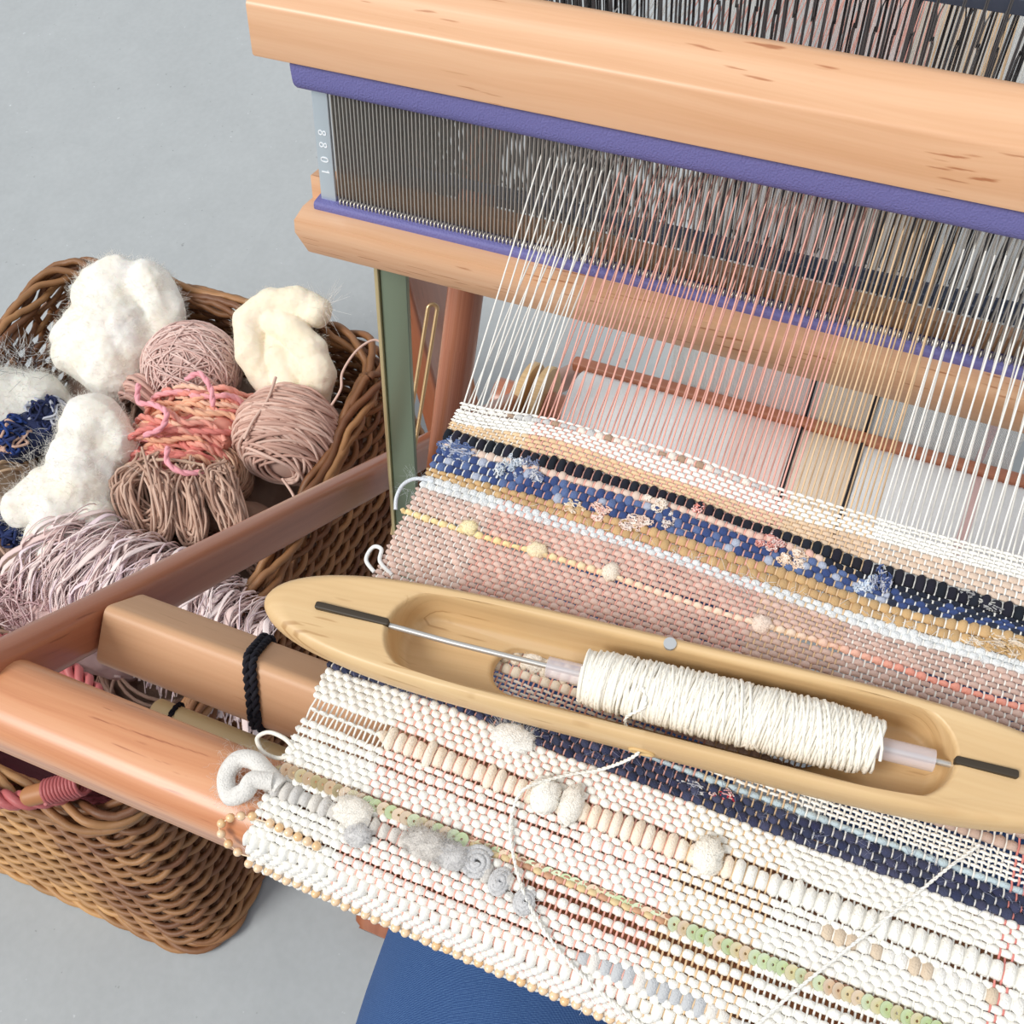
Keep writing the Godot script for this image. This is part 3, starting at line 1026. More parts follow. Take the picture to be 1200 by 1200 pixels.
# ---------------------------------------------------------------- the shuttle
func build_shuttle() -> void:
	var sh := thing("boat_shuttle", "pale wooden boat shuttle with an open well lying across the woven cloth", "shuttle", Vector3(0.1275, 0.0035, 0.1115))
	sh.rotation.y = 0.098
	var L := 0.1585
	var W := 0.0215
	var m := 96
	var ring := func(lx: float, wz: float, y0: float, y1: float, pw: float) -> PackedVector3Array:
		var o := PackedVector3Array()
		for j in m:
			var a := TAU * j / m
			var c := cos(a)
			var s := sin(a)
			var x := signf(c) * pow(absf(c), 0.80) * lx
			var t := clampf(1.0 - pow(absf(x) / lx, pw), 0.0, 1.0)
			var z := -signf(s) * wz * pow(t, 0.52)
			var rise := pow(absf(x) / L, 4.0)
			o.append(Vector3(x, lerpf(y0, y1, rise), z))
		return o
	var well := func(lx: float, wz: float, y: float) -> PackedVector3Array:
		var o := PackedVector3Array()
		for j in m:
			var a := TAU * j / m
			var c := cos(a)
			var s := sin(a)
			var x := signf(c) * pow(absf(c), 0.80) * lx
			var d := maxf(absf(x) - (lx - wz), 0.0) / wz
			o.append(Vector3(x, y, -signf(s) * wz * sqrt(maxf(0.0, 1.0 - d * d))))
		return o
	var mb := MB.new()
	var list: Array = [
		well.call(0.064, 0.0096, 0.0005),
		ring.call(L * 0.80, W * 0.60, 0.0, 0.008, 4.6),
		ring.call(L * 0.90, W * 0.80, 0.0025, 0.0105, 4.6),
		ring.call(L * 0.975, W * 0.955, 0.0085, 0.013, 4.6),
		ring.call(L, W, 0.0150, 0.0155, 4.6),
		ring.call(L * 0.998, W * 0.995, 0.0205, 0.0185, 4.6),
		ring.call(L * 0.988, W * 0.965, 0.0238, 0.0210, 4.6),
		ring.call(L * 0.968, W * 0.91, 0.0252, 0.0226, 4.6),
		ring.call(L * 0.93, W * 0.875, 0.0255, 0.0236, 4.6),
		ring.call(L * 0.80, W * 0.835, 0.0254, 0.0222, 4.6),
		well.call(0.1060, 0.0172, 0.0251),
		well.call(0.1048, 0.0165, 0.0242),
		well.call(0.1042, 0.0160, 0.0226),
		well.call(0.1036, 0.0155, 0.0120),
		well.call(0.1026, 0.0146, 0.0070),
		well.call(0.0990, 0.0130, 0.0052),
		well.call(0.0665, 0.0104, 0.0048),
		well.call(0.0640, 0.0096, 0.0040),
		well.call(0.0640, 0.0096, 0.0005)]
	mb.rings(list, PackedColorArray([Color.WHITE]))
	put("shuttle_body", mb, mats["pine"], sh)
	for e in [-1.0, 1.0]:      # slots where the spindle ends lie
		var g := MB.new()
		bar(g, Vector3(e * (0.1345 if e < 0.0 else 0.1245), 0.0242, 0.0), Vector3(e * 0.1040, 0.0239, 0.0), 0.0030, 0.0040, Vector3.BACK, 0.0008, lin(58, 48, 38))
		put("spindle_slot", g, mats["satin"], sh)
	var rod := MB.new()
	rod.tube(PackedVector3Array([Vector3(-0.1060, 0.0222, 0.0), Vector3(-0.08, 0.0200, 0.0), Vector3(0.08, 0.0187, 0.0), Vector3(0.1040, 0.0190, 0.0)]), PackedFloat32Array([0.0012]), PackedColorArray([lin(205, 203, 200)]), 10)
	put("spindle_rod", rod, mats["steel"], sh)
	var eye := MB.new()
	var q := PackedVector3Array()
	for k in 25:
		q.append(Vector3(0.0 + 0.0042 * cos(TAU * k / 24), 0.0150 + 0.0019 * sin(TAU * k / 24), 0.0216))
	eye.tube(q, PackedFloat32Array([0.0008]), PackedColorArray([lin(214, 180, 124)]), 7)
	put("thread_eye", eye, mats["satin"], sh)
	var hole := MB.new()
	hole.ball(Vector3(0.0, 0.0150, 0.0212), Vector3(0.0036, 0.0014, 0.0006), lin(70, 54, 38), 14, 6)
	put("eye_hole", hole, mats["satin"], sh)
	var rv := MB.new()
	rv.tube(PackedVector3Array([Vector3(0.0015, 0.0244, -0.0176), Vector3(0.0015, 0.0259, -0.0176)]), PackedFloat32Array([0.0024]), PackedColorArray([lin(214, 216, 218)]), 16)
	put("rivet", rv, mats["steel"], sh)
	# the bobbin
	var bo := thing("bobbin", "translucent plastic quill wound with cream cotton inside the wooden shuttle", "bobbin", sh.position)
	bo.rotation.y = sh.rotation.y
	var core := MB.new()
	core.tube(PackedVector3Array([Vector3(-0.0410, 0.0190, 0), Vector3(0.0985, 0.0187, 0)]), PackedFloat32Array([0.0040, 0.0040]), PackedColorArray([Color.WHITE]), 18)
	put("quill_tube", core, mats["tube"], bo)
	var yn := MB.new()
	var rad := func(x: float) -> float:
		var t := (x + 0.0275) / 0.111
		return (0.0100 + 0.0012 * sin(t * 2.6) - 0.0016 * smoothstep(0.78, 1.0, t)) * (0.9 + 0.1 * smoothstep(0.0, 0.05, t)) + 0.0009 * fine.get_noise_1d(x * 420.0)
	var pc := PackedVector3Array()
	var rc := PackedFloat32Array()
	for k in 40:
		var x := lerpf(-0.0265, 0.0785, k / 39.0)
		pc.append(Vector3(x, 0.0188, 0))
		rc.append(rad.call(x) - 0.0006)
	yn.tube(pc, rc, PackedColorArray([lin(238, 230, 216)]), 20)
	for lay in 3:
		var pts := PackedVector3Array()
		var x := -0.0270
		var ph := lay * 1.7
		var turns := 0.0
		var run := 0.0010
		var lean := 0.0
		while x < 0.0793:
			var r: float = rad.call(x) + 0.0002 * lay
			pts.append(Vector3(clampf(x + lean * sin(ph), -0.0280, 0.0798), 0.0188 + r * cos(ph), r * sin(ph)))
			ph += TAU / 14.0
			x += run / 14.0
			turns += 1.0 / 14.0
			if fmod(turns, 3.0) < 0.07:
				run = [0.0011, 0.0007, 0.0018, 0.0010][rng.randi() % 4] + 0.0006 * lay
				lean = rng.randf_range(-0.0030, 0.0030)
		yn.tube(pts, PackedFloat32Array([0.00062]), PackedColorArray([lin(250, 246, 236) if lay else lin(244, 238, 226)]), 5)
	put("wound_cotton", yn, mats["yarn"], bo)
	# the strand running from the quill through the eye over the cloth (bobbin space)
	var inv := Transform3D(Basis(Vector3.UP, sh.rotation.y), sh.position).affine_inverse()
	var tail := MB.new()
	var path: Array = [Vector3(-0.004, 0.0300, 0.0030), Vector3(-0.002, 0.0265, 0.0085), Vector3(-0.008, 0.0200, 0.0122), Vector3(-0.006, 0.0160, 0.0165), Vector3(-0.001, 0.0150, 0.0220)]
	for w in [on_cloth(0.1180, 0.1400, 0.0060), on_cloth(0.1050, 0.1475, 0.0050), on_cloth(0.0930, 0.1580, 0.0075), on_cloth(0.0915, 0.1680, 0.0035), on_cloth(0.0960, 0.1790, 0.0032), on_cloth(0.1070, 0.1930, 0.0040), on_cloth(0.1210, 0.2025, 0.0030), on_cloth(0.1360, 0.2090, 0.0030), on_cloth(0.1550, 0.2160, 0.0028), on_cloth(0.1800, 0.2300, 0.0028)]:
		path.append(inv * w)
	twist(tail, resample(spline(path, 10), 0.0012), 2, 0.00036, 0.00046, 0.0042, [lin(250, 248, 242), lin(242, 240, 232)])
	put("yarn_tail", tail, mats["yarn"], bo)
	var st := MB.new()
	twist(st, resample(spline([on_cloth(0.2490, 0.1195, 0.0050), on_cloth(0.2420, 0.1290, 0.0038), on_cloth(0.2260, 0.1530, 0.0042), on_cloth(0.2130, 0.1720, 0.0040), on_cloth(0.2010, 0.1900, 0.0038), on_cloth(0.1890, 0.2080, 0.0036), on_cloth(0.1800, 0.2280, 0.0026)], 10), 0.0012), 2, 0.00034, 0.00042, 0.0042, [lin(250, 248, 244), lin(240, 240, 236)])
	solo("yarn_strand", st, mats["yarn"], "straight white yarn strand slanting over the cloth from beneath the shuttle's right end", "yarn")


# ---------------------------------------------------------------- the loom
func build_loom() -> void:
	var fr := thing("loom_frame", "cherry wood loom frame with rounded breast beam, slanting side rail and legs", "loom")
	var mb := MB.new()
	# breast beam: profile in (z, y), extruded along x
	var prof := round_poly([Vector2(0.1770, -0.056), Vector2(0.2135, -0.056), Vector2(0.2135, -0.0030), Vector2(0.1770, -0.0030)], [0.009, 0.009, 0.0175, 0.0175], 6)
	mb.prism(flip(prof), Vector3(-0.20, 0, 0), Vector3(0, 1, 0), Vector3(0, 0, 1), ends(0.0, 0.60, 0.004))
	put("breast_beam", mb, mats["cherry"], fr)
	mb = MB.new()
	bar(mb, Vector3(-0.142, -0.648, -0.480), Vector3(-0.142, -0.004, 0.196), 0.015, 0.027, Vector3.RIGHT, 0.006)
	put("side_rail", mb, mats["cherry_dark"], fr)
	mb = MB.new()      # front leg, an oval bar leaning back to the castle
	var leg := PackedVector3Array()
	for k in 9:
		leg.append(Vector3(-0.098, -0.640, 0.168).lerp(Vector3(-0.098, 0.110, -0.368), k / 8.0))
	mb.tube(leg, PackedFloat32Array([0.0125]), PackedColorArray([Color.WHITE]), 20, 0.9)
	put("front_leg", mb, mats["cherry_dark"], fr)
	mb = MB.new()
	mb.prism(round_poly([Vector2(-0.026, -0.016), Vector2(0.026, -0.016), Vector2(0.026, 0.016), Vector2(-0.026, 0.016)], [0.006, 0.006, 0.015, 0.015]), Vector3(-0.099, -0.6435, 0.062), Vector3.RIGHT, Vector3.UP, ends(0.0, 0.132, 0.012))
	put("foot", mb, mats["cherry_dark"], fr)
	mb = MB.new()
	bar(mb, Vector3(-0.161, -0.54, -0.219), Vector3(-0.161, 0.21, -0.219), 0.022, 0.062, Vector3.RIGHT, 0.004)
	put("castle_upright", mb, mats["cherry_dark"], fr)
	mb = MB.new()
	bar(mb, Vector3(0.43, -0.54, -0.219), Vector3(0.43, 0.21, -0.219), 0.022, 0.062, Vector3.RIGHT, 0.004)
	put("castle_upright", mb, mats["cherry_dark"], fr)
	mb = MB.new()
	bar(mb, Vector3(-0.17, -0.020, -0.515), Vector3(0.44, -0.020, -0.515), 0.036, 0.044, Vector3.BACK, 0.012)
	put("back_beam", mb, mats["cherry"], fr)
	mb = MB.new()      # brass coloured brace with a slot along the leg
	var d := Vector3(0, -0.059, 0.054).normalized()
	var a := Vector3(-0.1335, -0.196, -0.186)
	var sd := Vector3(0.55, 0.6, 0.6).cross(d).normalized()
	var q := PackedVector3Array()
	for k in 13:
		q.append(a - d * 0.0034 * sin(PI * k / 12.0) + sd * 0.0034 * cos(PI * k / 12.0))
	for k in 2:
		q.append(a - sd * 0.0034 + d * (0.09 + 0.09 * k))
	q.append(a + sd * 0.0034 + d * 0.18)
	q.append(a + sd * 0.0034)
	mb.tube(q, PackedFloat32Array([0.0016]), PackedColorArray([lin(214, 184, 140)]), 8)
	put("slotted_brace", mb, mats["steel"], fr)

	# cloth beam: a square bar turned onto its edge, with rounded arrises
	var cb := thing("cloth_beam", "square maple bar with rounded edges behind the breast beam, its left end free", "beam")
	mb = MB.new()
	var s := 0.0152
	var sq: Array = []
	for k in 4:
		var an := deg_to_rad(-6.0 + 90.0 * k + 90.0)
		sq.append(Vector2(cos(an), sin(an)) * s * 1.414)
	mb.prism(round_poly(sq, [0.005], 5), Vector3(-0.1330, -0.0605, 0.1400), Vector3(0, 1, 0), Vector3(0, 0, 1), ends(0.0, 0.55, 0.002))
	put("square_bar", mb, mats["maple"], cb)
	# apron rod
	mb = MB.new()
	mb.tube(PackedVector3Array([Vector3(-0.1010, -0.074, 0.1680), Vector3(-0.1000, -0.074, 0.1680), Vector3(0.36, -0.074, 0.1680), Vector3(0.361, -0.074, 0.1680)]), PackedFloat32Array([0.0052, 0.0062, 0.0062, 0.0052]), PackedColorArray([Color.WHITE]), 20)
	solo("apron_rod", mb, mats["bamboo"], "pale round wooden rod tucked between the square bar and the breast beam", "rod")
	# black cord lashing the rod to the beam
	var cord := thing("black_cord", "twisted black cord looped round the square bar and the pale rod", "cord")
	for which in 2:
		mb = MB.new()
		var pts: Array = []
		if which == 0:
			var ringp := round_poly(sq, [0.007], 3)
			for k in ringp.size() + 1:
				var v: Vector2 = ringp[k % ringp.size()] * 1.09
				pts.append(Vector3(-0.0520 + 0.42 * v.y, -0.0605 + v.x, 0.1400 + v.y))
		else:
			for k in 7:
				var an := TAU * k / 6.0
				pts.append(Vector3(-0.0900 + 0.001 * sin(an), -0.074 + 0.0068 * sin(an), 0.168 + 0.0068 * cos(an)))
		var path := resample(spline(pts, 8), 0.0012)
		if which == 0:
			for o in [-0.0016, 0.0016]:
				var shifted := PackedVector3Array()
				for v in path:
					shifted.append(v + Vector3(o, 0, 0))
				twist(mb, shifted, 2, 0.0009, 0.0012, 0.0075, [lin(26, 28, 36), lin(34, 36, 46)], 6)
		else:
			twist(mb, path, 2, 0.0006, 0.0009, 0.006, [lin(26, 28, 36), lin(34, 36, 46)], 6)
		put("cord_loop", mb, mats["yarn"], cord)

	# beater with the sley below and the cap above the reed
	var be := thing("beater", "wooden beater whose wide ridged cap sits above the purple-bound reed", "beater")
	mb = MB.new()
	var sley := PackedVector2Array([Vector2(-0.0165, 0.0085), Vector2(-0.0165, -0.0343), Vector2(0.0048, -0.0343), Vector2(0.0162, -0.0165), Vector2(0.0156, -0.0088), Vector2(0.0050, -0.0050), Vector2(-0.0060, -0.0050), Vector2(-0.0060, 0.0085)])
	mb.prism(flip2(sley), REED_O + Vector3(-0.155, 0, 0), REED_U, REED_F, ends(0.0, 0.56, 0.0012))
	put("sley", mb, mats["cherry_pale"], be)
	mb = MB.new()
	var cap := PackedVector2Array([Vector2(0.0135, 0.0790), Vector2(0.0140, 0.0800), Vector2(0.0143, 0.1030), Vector2(0.0140, 0.1046), Vector2(0.0130, 0.1060), Vector2(0.0104, 0.1078), Vector2(0.0068, 0.1106), Vector2(0.0036, 0.1145), Vector2(0.0002, 0.1192), Vector2(-0.0040, 0.1220), Vector2(-0.0080, 0.1226), Vector2(-0.0120, 0.1205), Vector2(-0.0140, 0.1140), Vector2(-0.0140, 0.0790)])
	mb.prism(flip2(cap), REED_O + Vector3(-0.1695, 0, 0), REED_U, REED_F, ends(0.0, 0.60, 0.0015))
	put("beater_cap", mb, mats["cherry_pale"], be)
	mb = MB.new()
	bar(mb, bw(-0.111, -0.019, -0.030), bw(-0.111, -0.024, -0.54), 0.018, 0.004, Vector3.RIGHT, 0.0006, lin(136, 148, 126))
	put("beater_arm", mb, mats["steel"], be)
	mb = MB.new()
	bar(mb, bw(-0.1215, -0.018, -0.030), bw(-0.1215, -0.023, -0.54), 0.0028, 0.006, Vector3.RIGHT, 0.0006, lin(214, 196, 150))
	put("arm_edge", mb, mats["steel"], be)
	mb = MB.new()
	bar(mb, bw(0.41, -0.019, -0.030), bw(0.41, -0.024, -0.54), 0.018, 0.004, Vector3.RIGHT, 0.0006, lin(136, 148, 126))
	put("beater_arm", mb, mats["steel"], be)

	# reed
	var rd := thing("reed", "steel reed of fine upright wires bound top and bottom with purple tape", "reed")
	var purple := lin(110, 108, 166)
	mb = MB.new()
	mb.prism(flip2(round_poly([Vector2(-0.0065, 0.0625), Vector2(0.0085, 0.0625), Vector2(0.0105, 0.0790), Vector2(-0.0065, 0.0790)], [0.006, 0.0065, 0.004, 0.003], 5)), REED_O + Vector3(-0.1505, 0, 0), REED_U, REED_F, ends(0.0, 0.54, 0.0015), purple)
	put("top_binding", mb, mats["tape"], rd)
	mb = MB.new()
	mb.prism(flip2(round_poly([Vector2(-0.0055, -0.0090), Vector2(0.0050, -0.0090), Vector2(0.0060, -0.0010), Vector2(-0.0055, 0.0012)], [0.002, 0.002, 0.003, 0.003])), REED_O + Vector3(-0.1475, 0, 0), REED_U, REED_F, ends(0.0, 0.54, 0.0012), purple)
	put("bottom_binding", mb, mats["tape"], rd)
	mb = MB.new()
	bar(mb, bw(-0.1395, 0, -0.004), bw(-0.1395, 0, 0.068), 0.0095, 0.0022, Vector3.RIGHT, 0.0004, lin(206, 218, 226))
	var endbar := put("end_plate", mb, mats["steel"], rd)
	for k in 4:       # stamped figures on the plate, seen from the side: 1 0 2 8 8
		pass
	var tx := TextMesh.new()
	tx.text = "8  8   0  1"
	var font := SystemFont.new()
	font.font_names = PackedStringArray(["Droid Sans"])
	tx.font = font
	tx.font_size = 16
	tx.pixel_size = 0.00040
	tx.depth = 0.0003
	var tm := MeshInstance3D.new()
	tm.name = "stamped_figures"
	tm.mesh = tx
	tm.material_override = flatmat("stamp", Color8(240, 244, 248), 0.5)
	tm.transform = Transform3D(Basis(-REED_U, Vector3.RIGHT, REED_F), bw(-0.1398, 0.0013, 0.028))
	endbar.add_child(tm)
	mb = MB.new()
	bar(mb, bw(0, 0, -0.004), bw(0, 0, 0.068), 0.00055, 0.0030, Vector3.RIGHT, 0.0, lin(188, 186, 180))
	var dent := mb.mesh()
	for k in 226:
		put("dent", dent, mats["steel"], rd).position.x = -0.1325 + 0.00225 * k
	mb = MB.new()       # the wire coil that spaces the dents
	for k in 226:
		var x := -0.1325 + 0.00225 * k + 0.0011
		mb.tube(PackedVector3Array([bw(x, 0.0024, -0.0004), bw(x, 0.0026, 0.0015), bw(x, 0.0010, 0.0024)]), PackedFloat32Array([0.0005]), PackedColorArray([lin(206, 200, 190)]), 5)
	put("spacing_wire", mb, mats["steel"], rd).set_meta("kind", "stuff")

	# shafts of wire heddles
	var hm: Array = []
	for v in 3:
		mb = MB.new()
		var kink: float = [0.0016, -0.0012, 0.0009][v]
		var hc := lin([118, 134, 92][v], [118, 134, 92][v], [122, 136, 96][v])
		for side in [-1.0, 1.0]:
			mb.tube(spline([Vector3(0.0004 * side, [-0.100, -0.155, -0.155][v], 0), Vector3(0.0012 * side, [-0.096, -0.150, -0.150][v], 0), Vector3(0.0004 * side, [-0.090, -0.144, -0.144][v], 0), Vector3(0.0004 * side, -0.005, 0), Vector3(0.0013 * side, 0, 0), Vector3(0.0004 * side, 0.005, 0), Vector3(0.0004 * side, 0.074, 0), Vector3(kink + 0.0004 * side, 0.0765, 0), Vector3(kink + 0.0004 * side, 0.0900, 0), Vector3(kink + 0.0017 * side, 0.0955, 0), Vector3(kink + 0.0004 * side, 0.1005, 0)], 2), PackedFloat32Array([0.00038]), PackedColorArray([hc]), 4, 1.0, Vector3.BACK)
		hm.append(mb.mesh())
	for sft in 4:
		var lab: String = ["first heddle shaft behind the reed, its wire heddles hanging in a dense row", "second heddle shaft from the reed with dark wire heddles", "third heddle shaft from the reed with dark wire heddles", "rearmost heddle shaft, farthest from the reed, with dark wire heddles"][sft]
		var up := sft % 2 == 0
		var hf := thing("heddle_shaft", lab, "heddles", Vector3(0, 0.024 if up else -0.018, -0.205 - 0.016 * sft), "heddle shafts of the loom")
		for y in [-0.1075 if sft == 0 else -0.1520, 0.1000]:
			mb = MB.new()
			bar(mb, Vector3(-0.145, y, 0.0), Vector3(0.415, y, 0.0), 0.0022, 0.0078, Vector3.BACK, 0.0005, lin(96, 106, 126))
			put("heddle_bar", mb, mats["dark_steel"], hf)
		for i in range(sft, ENDS, 4):
			var xr := spread_x(PITCH * i)
			var o := put("heddle", hm[0 if sft == 0 else 1 + rng.randi() % 2], mats["dark_steel"], hf)
			o.position = Vector3(xr + (xr - 0.16) * 0.03, 0, 0)
			o.rotation = Vector3(0, rng.randf_range(-0.9, 0.9), rng.randf_range(-0.012, 0.012))
		var x := -0.137
		while x < -0.012:
			if absf(x + 0.098) < 0.017 and sft > 0:
				x += 0.02
				continue
			var o := put("heddle", hm[0 if sft == 0 else 1 + rng.randi() % 2], mats["dark_steel"], hf)
			o.position = Vector3(x, 0, 0)
			o.rotation = Vector3(0, rng.randf_range(-1.2, 1.2), rng.randf_range(-0.02, 0.02))
			x += rng.randf_range(0.0016, 0.0036)

	# warp beam
	var wb := thing("warp_beam", "warp roll under the heddles, wound with white paper and pink and tan warp, wooden ratchet discs at its left", "warp roll")
	var ry := -0.500
	var rz := -0.318
	mb = MB.new()
	mb.tube(PackedVector3Array([Vector3(-0.172, ry, rz), Vector3(0.42, ry, rz)]), PackedFloat32Array([0.021]), PackedColorArray([Color.WHITE]), 24)
	put("roller", mb, mats["cherry_dark"], wb)
	mb = MB.new()
	var rp := PackedVector3Array()
	var rr2 := PackedFloat32Array()
	var rcx := PackedColorArray()
	for k in 262:
		var x := -0.088 + 0.0018 * k
		rp.append(Vector3(x, ry, rz))
		rr2.append(0.0005 * (k % 2) + 0.0005 * fine.get_noise_1d(x * 500.0) + (0.0500 if x > -0.0865 else 0.0490))
		var c := lin(240, 240, 240)
		if x > 0.03 and x < 0.131:
			c = lin(236, 218, 212) if x > 0.075 else lin(238, 234, 232)
		elif x >= 0.131 and x < 0.189:
			c = lin(232, 216, 198)
		if absf(x - 0.292) < 0.005:
			c = lin(226, 190, 186)
		rcx.append(jit(c, 0.02))
	mb.tube(rp, rr2, rcx, 40)
	put("wound_warp", mb, mats["yarn"], wb)
	for k in 2:
		mb = MB.new()
		var xx := -0.138 + 0.017 * k
		mb.tube(PackedVector3Array([Vector3(xx - 0.004, ry, rz), Vector3(xx - 0.003, ry, rz), Vector3(xx + 0.003, ry, rz), Vector3(xx + 0.004, ry, rz)]), PackedFloat32Array([0.0440, 0.0455, 0.0455, 0.0440]), PackedColorArray([Color.WHITE]), 40)
		put("ratchet_disc", mb, mats["pine"], wb)
	for k in 2:       # dark threads that part the colours
		mb = MB.new()
		var xx: float = [0.1315, 0.1890][k]
		var pts := PackedVector3Array([Vector3(xx, -0.004, -0.498), Vector3(xx, ry + 0.02, rz - 0.048)])
		for j in 13:
			var an := PI - 0.35 - j * 0.27
			pts.append(Vector3(xx, ry + 0.0512 * sin(an), rz + 0.0512 * cos(an)))
		mb.tube(pts, PackedFloat32Array([0.0024]), PackedColorArray([lin(40, 40, 48)]), 6)
		put("divider_thread", mb, mats["yarn"], wb)
	mb = MB.new()
	for k in 300:
		var x := -0.004 + 0.00108 * k
		var c := lin(234, 234, 230)
		if x > 0.034 and x < 0.131:
			c = lin(242, 216, 208) if x > 0.07 else lin(234, 226, 222)
		elif x >= 0.131 and x < 0.189:
			c = lin(238, 218, 194)
		if absf(x - 0.292) < 0.004:
			c = lin(206, 160, 156)
		mb.tube(PackedVector3Array([Vector3(x, -0.002, -0.498), Vector3(x, ry + 0.012, rz - 0.0498)]), PackedFloat32Array([0.00042]), PackedColorArray([jit(c, 0.10)]), 4, 1.0, Vector3.ZERO, false)
	put("warp_sheet", mb, mats["thread"], wb).set_meta("kind", "stuff")
	mb = MB.new()
	bar(mb, Vector3(-0.100, ry + 0.036, rz - 0.040), Vector3(0.44, ry + 0.036, rz - 0.040), 0.012, 0.015, Vector3.BACK, 0.004)
	put("tension_bar", mb, mats["cherry_dark"], fr)

func flip(p: PackedVector2Array) -> PackedVector2Array:      # (z, y) counterclockwise -> (y, z)
	var o := PackedVector2Array()
	for i in range(p.size() - 1, -1, -1):
		o.append(Vector2(p[i].y, p[i].x))
	return o if not Geometry2D.is_polygon_clockwise(o) else rev(o)

func flip2(p: PackedVector2Array) -> PackedVector2Array:     # (f, u) -> (u, f)
	return flip(p)

func rev(p: PackedVector2Array) -> PackedVector2Array:
	var o := PackedVector2Array(p)
	o.reverse()
	return o

func flatmat(key: String, c: Color, rough: float) -> StandardMaterial3D:
	var m := StandardMaterial3D.new()
	m.resource_name = key
	m.albedo_color = c
	m.roughness = rough
	mats[key] = m
	return m

# ---------------------------------------------------------------- the wicker basket and what it holds
func round_rect(t: float, x0: float, x1: float, z0: float, z1: float, r: float) -> Vector2:
	# t runs 0..1 by length; starts at the right side's back end and runs forward, then along the front to the left
	var w := x1 - x0 - 2.0 * r
	var d := z1 - z0 - 2.0 * r
	var arc := PI * r / 2.0
	var total := 2.0 * (w + d) + 4.0 * arc
	var s := fposmod(t, 1.0) * total
	var segs := [[d, 0], [arc, 1], [w, 2], [arc, 3], [d, 4], [arc, 5], [w, 6], [arc, 7]]
	for g in segs:
		if s <= g[0] or g[1] == 7:
			var a: float = s / r
			match g[1]:
				0: return Vector2(x1, z0 + r + s)
				1: return Vector2(x1 - r + r * cos(a), z1 - r + r * sin(a))
				2: return Vector2(x1 - r - s, z1)
				3: return Vector2(x0 + r - r * sin(a), z1 - r + r * cos(a))
				4: return Vector2(x0, z1 - r - s)
				5: return Vector2(x0 + r - r * cos(a), z0 + r - r * sin(a))
				6: return Vector2(x0 + r + s, z0)
				7: return Vector2(x1 - r + r * sin(a), z0 + r - r * cos(a))
		s -= g[0]
	return Vector2.ZERO

const BY0 := -0.655
const BY1 := -0.412

func wall_at(t: float, h: float) -> Vector3:
	var a := round_rect(t, -0.665, -0.236, -0.305, 0.268, 0.045)
	var b := round_rect(t, -0.640, -0.252, -0.275, 0.212, 0.045)
	var p := a.lerp(b, h)
	return Vector3(p.x, lerpf(BY0, BY1, h), p.y)

func wall_out(t: float, h: float) -> Vector3:
	var d := wall_at(t + 0.002, h) - wall_at(t - 0.002, h)
	return Vector3(-d.z, 0, d.x).normalized() * -1.0

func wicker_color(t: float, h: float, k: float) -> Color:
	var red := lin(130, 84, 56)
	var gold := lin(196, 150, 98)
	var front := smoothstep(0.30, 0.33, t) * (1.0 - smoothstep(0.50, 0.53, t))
	return red.lerp(gold, clampf(0.25 + 0.55 * front + (k - 0.5) * 0.5, 0.0, 1.0)) * (0.8 + 0.35 * k)

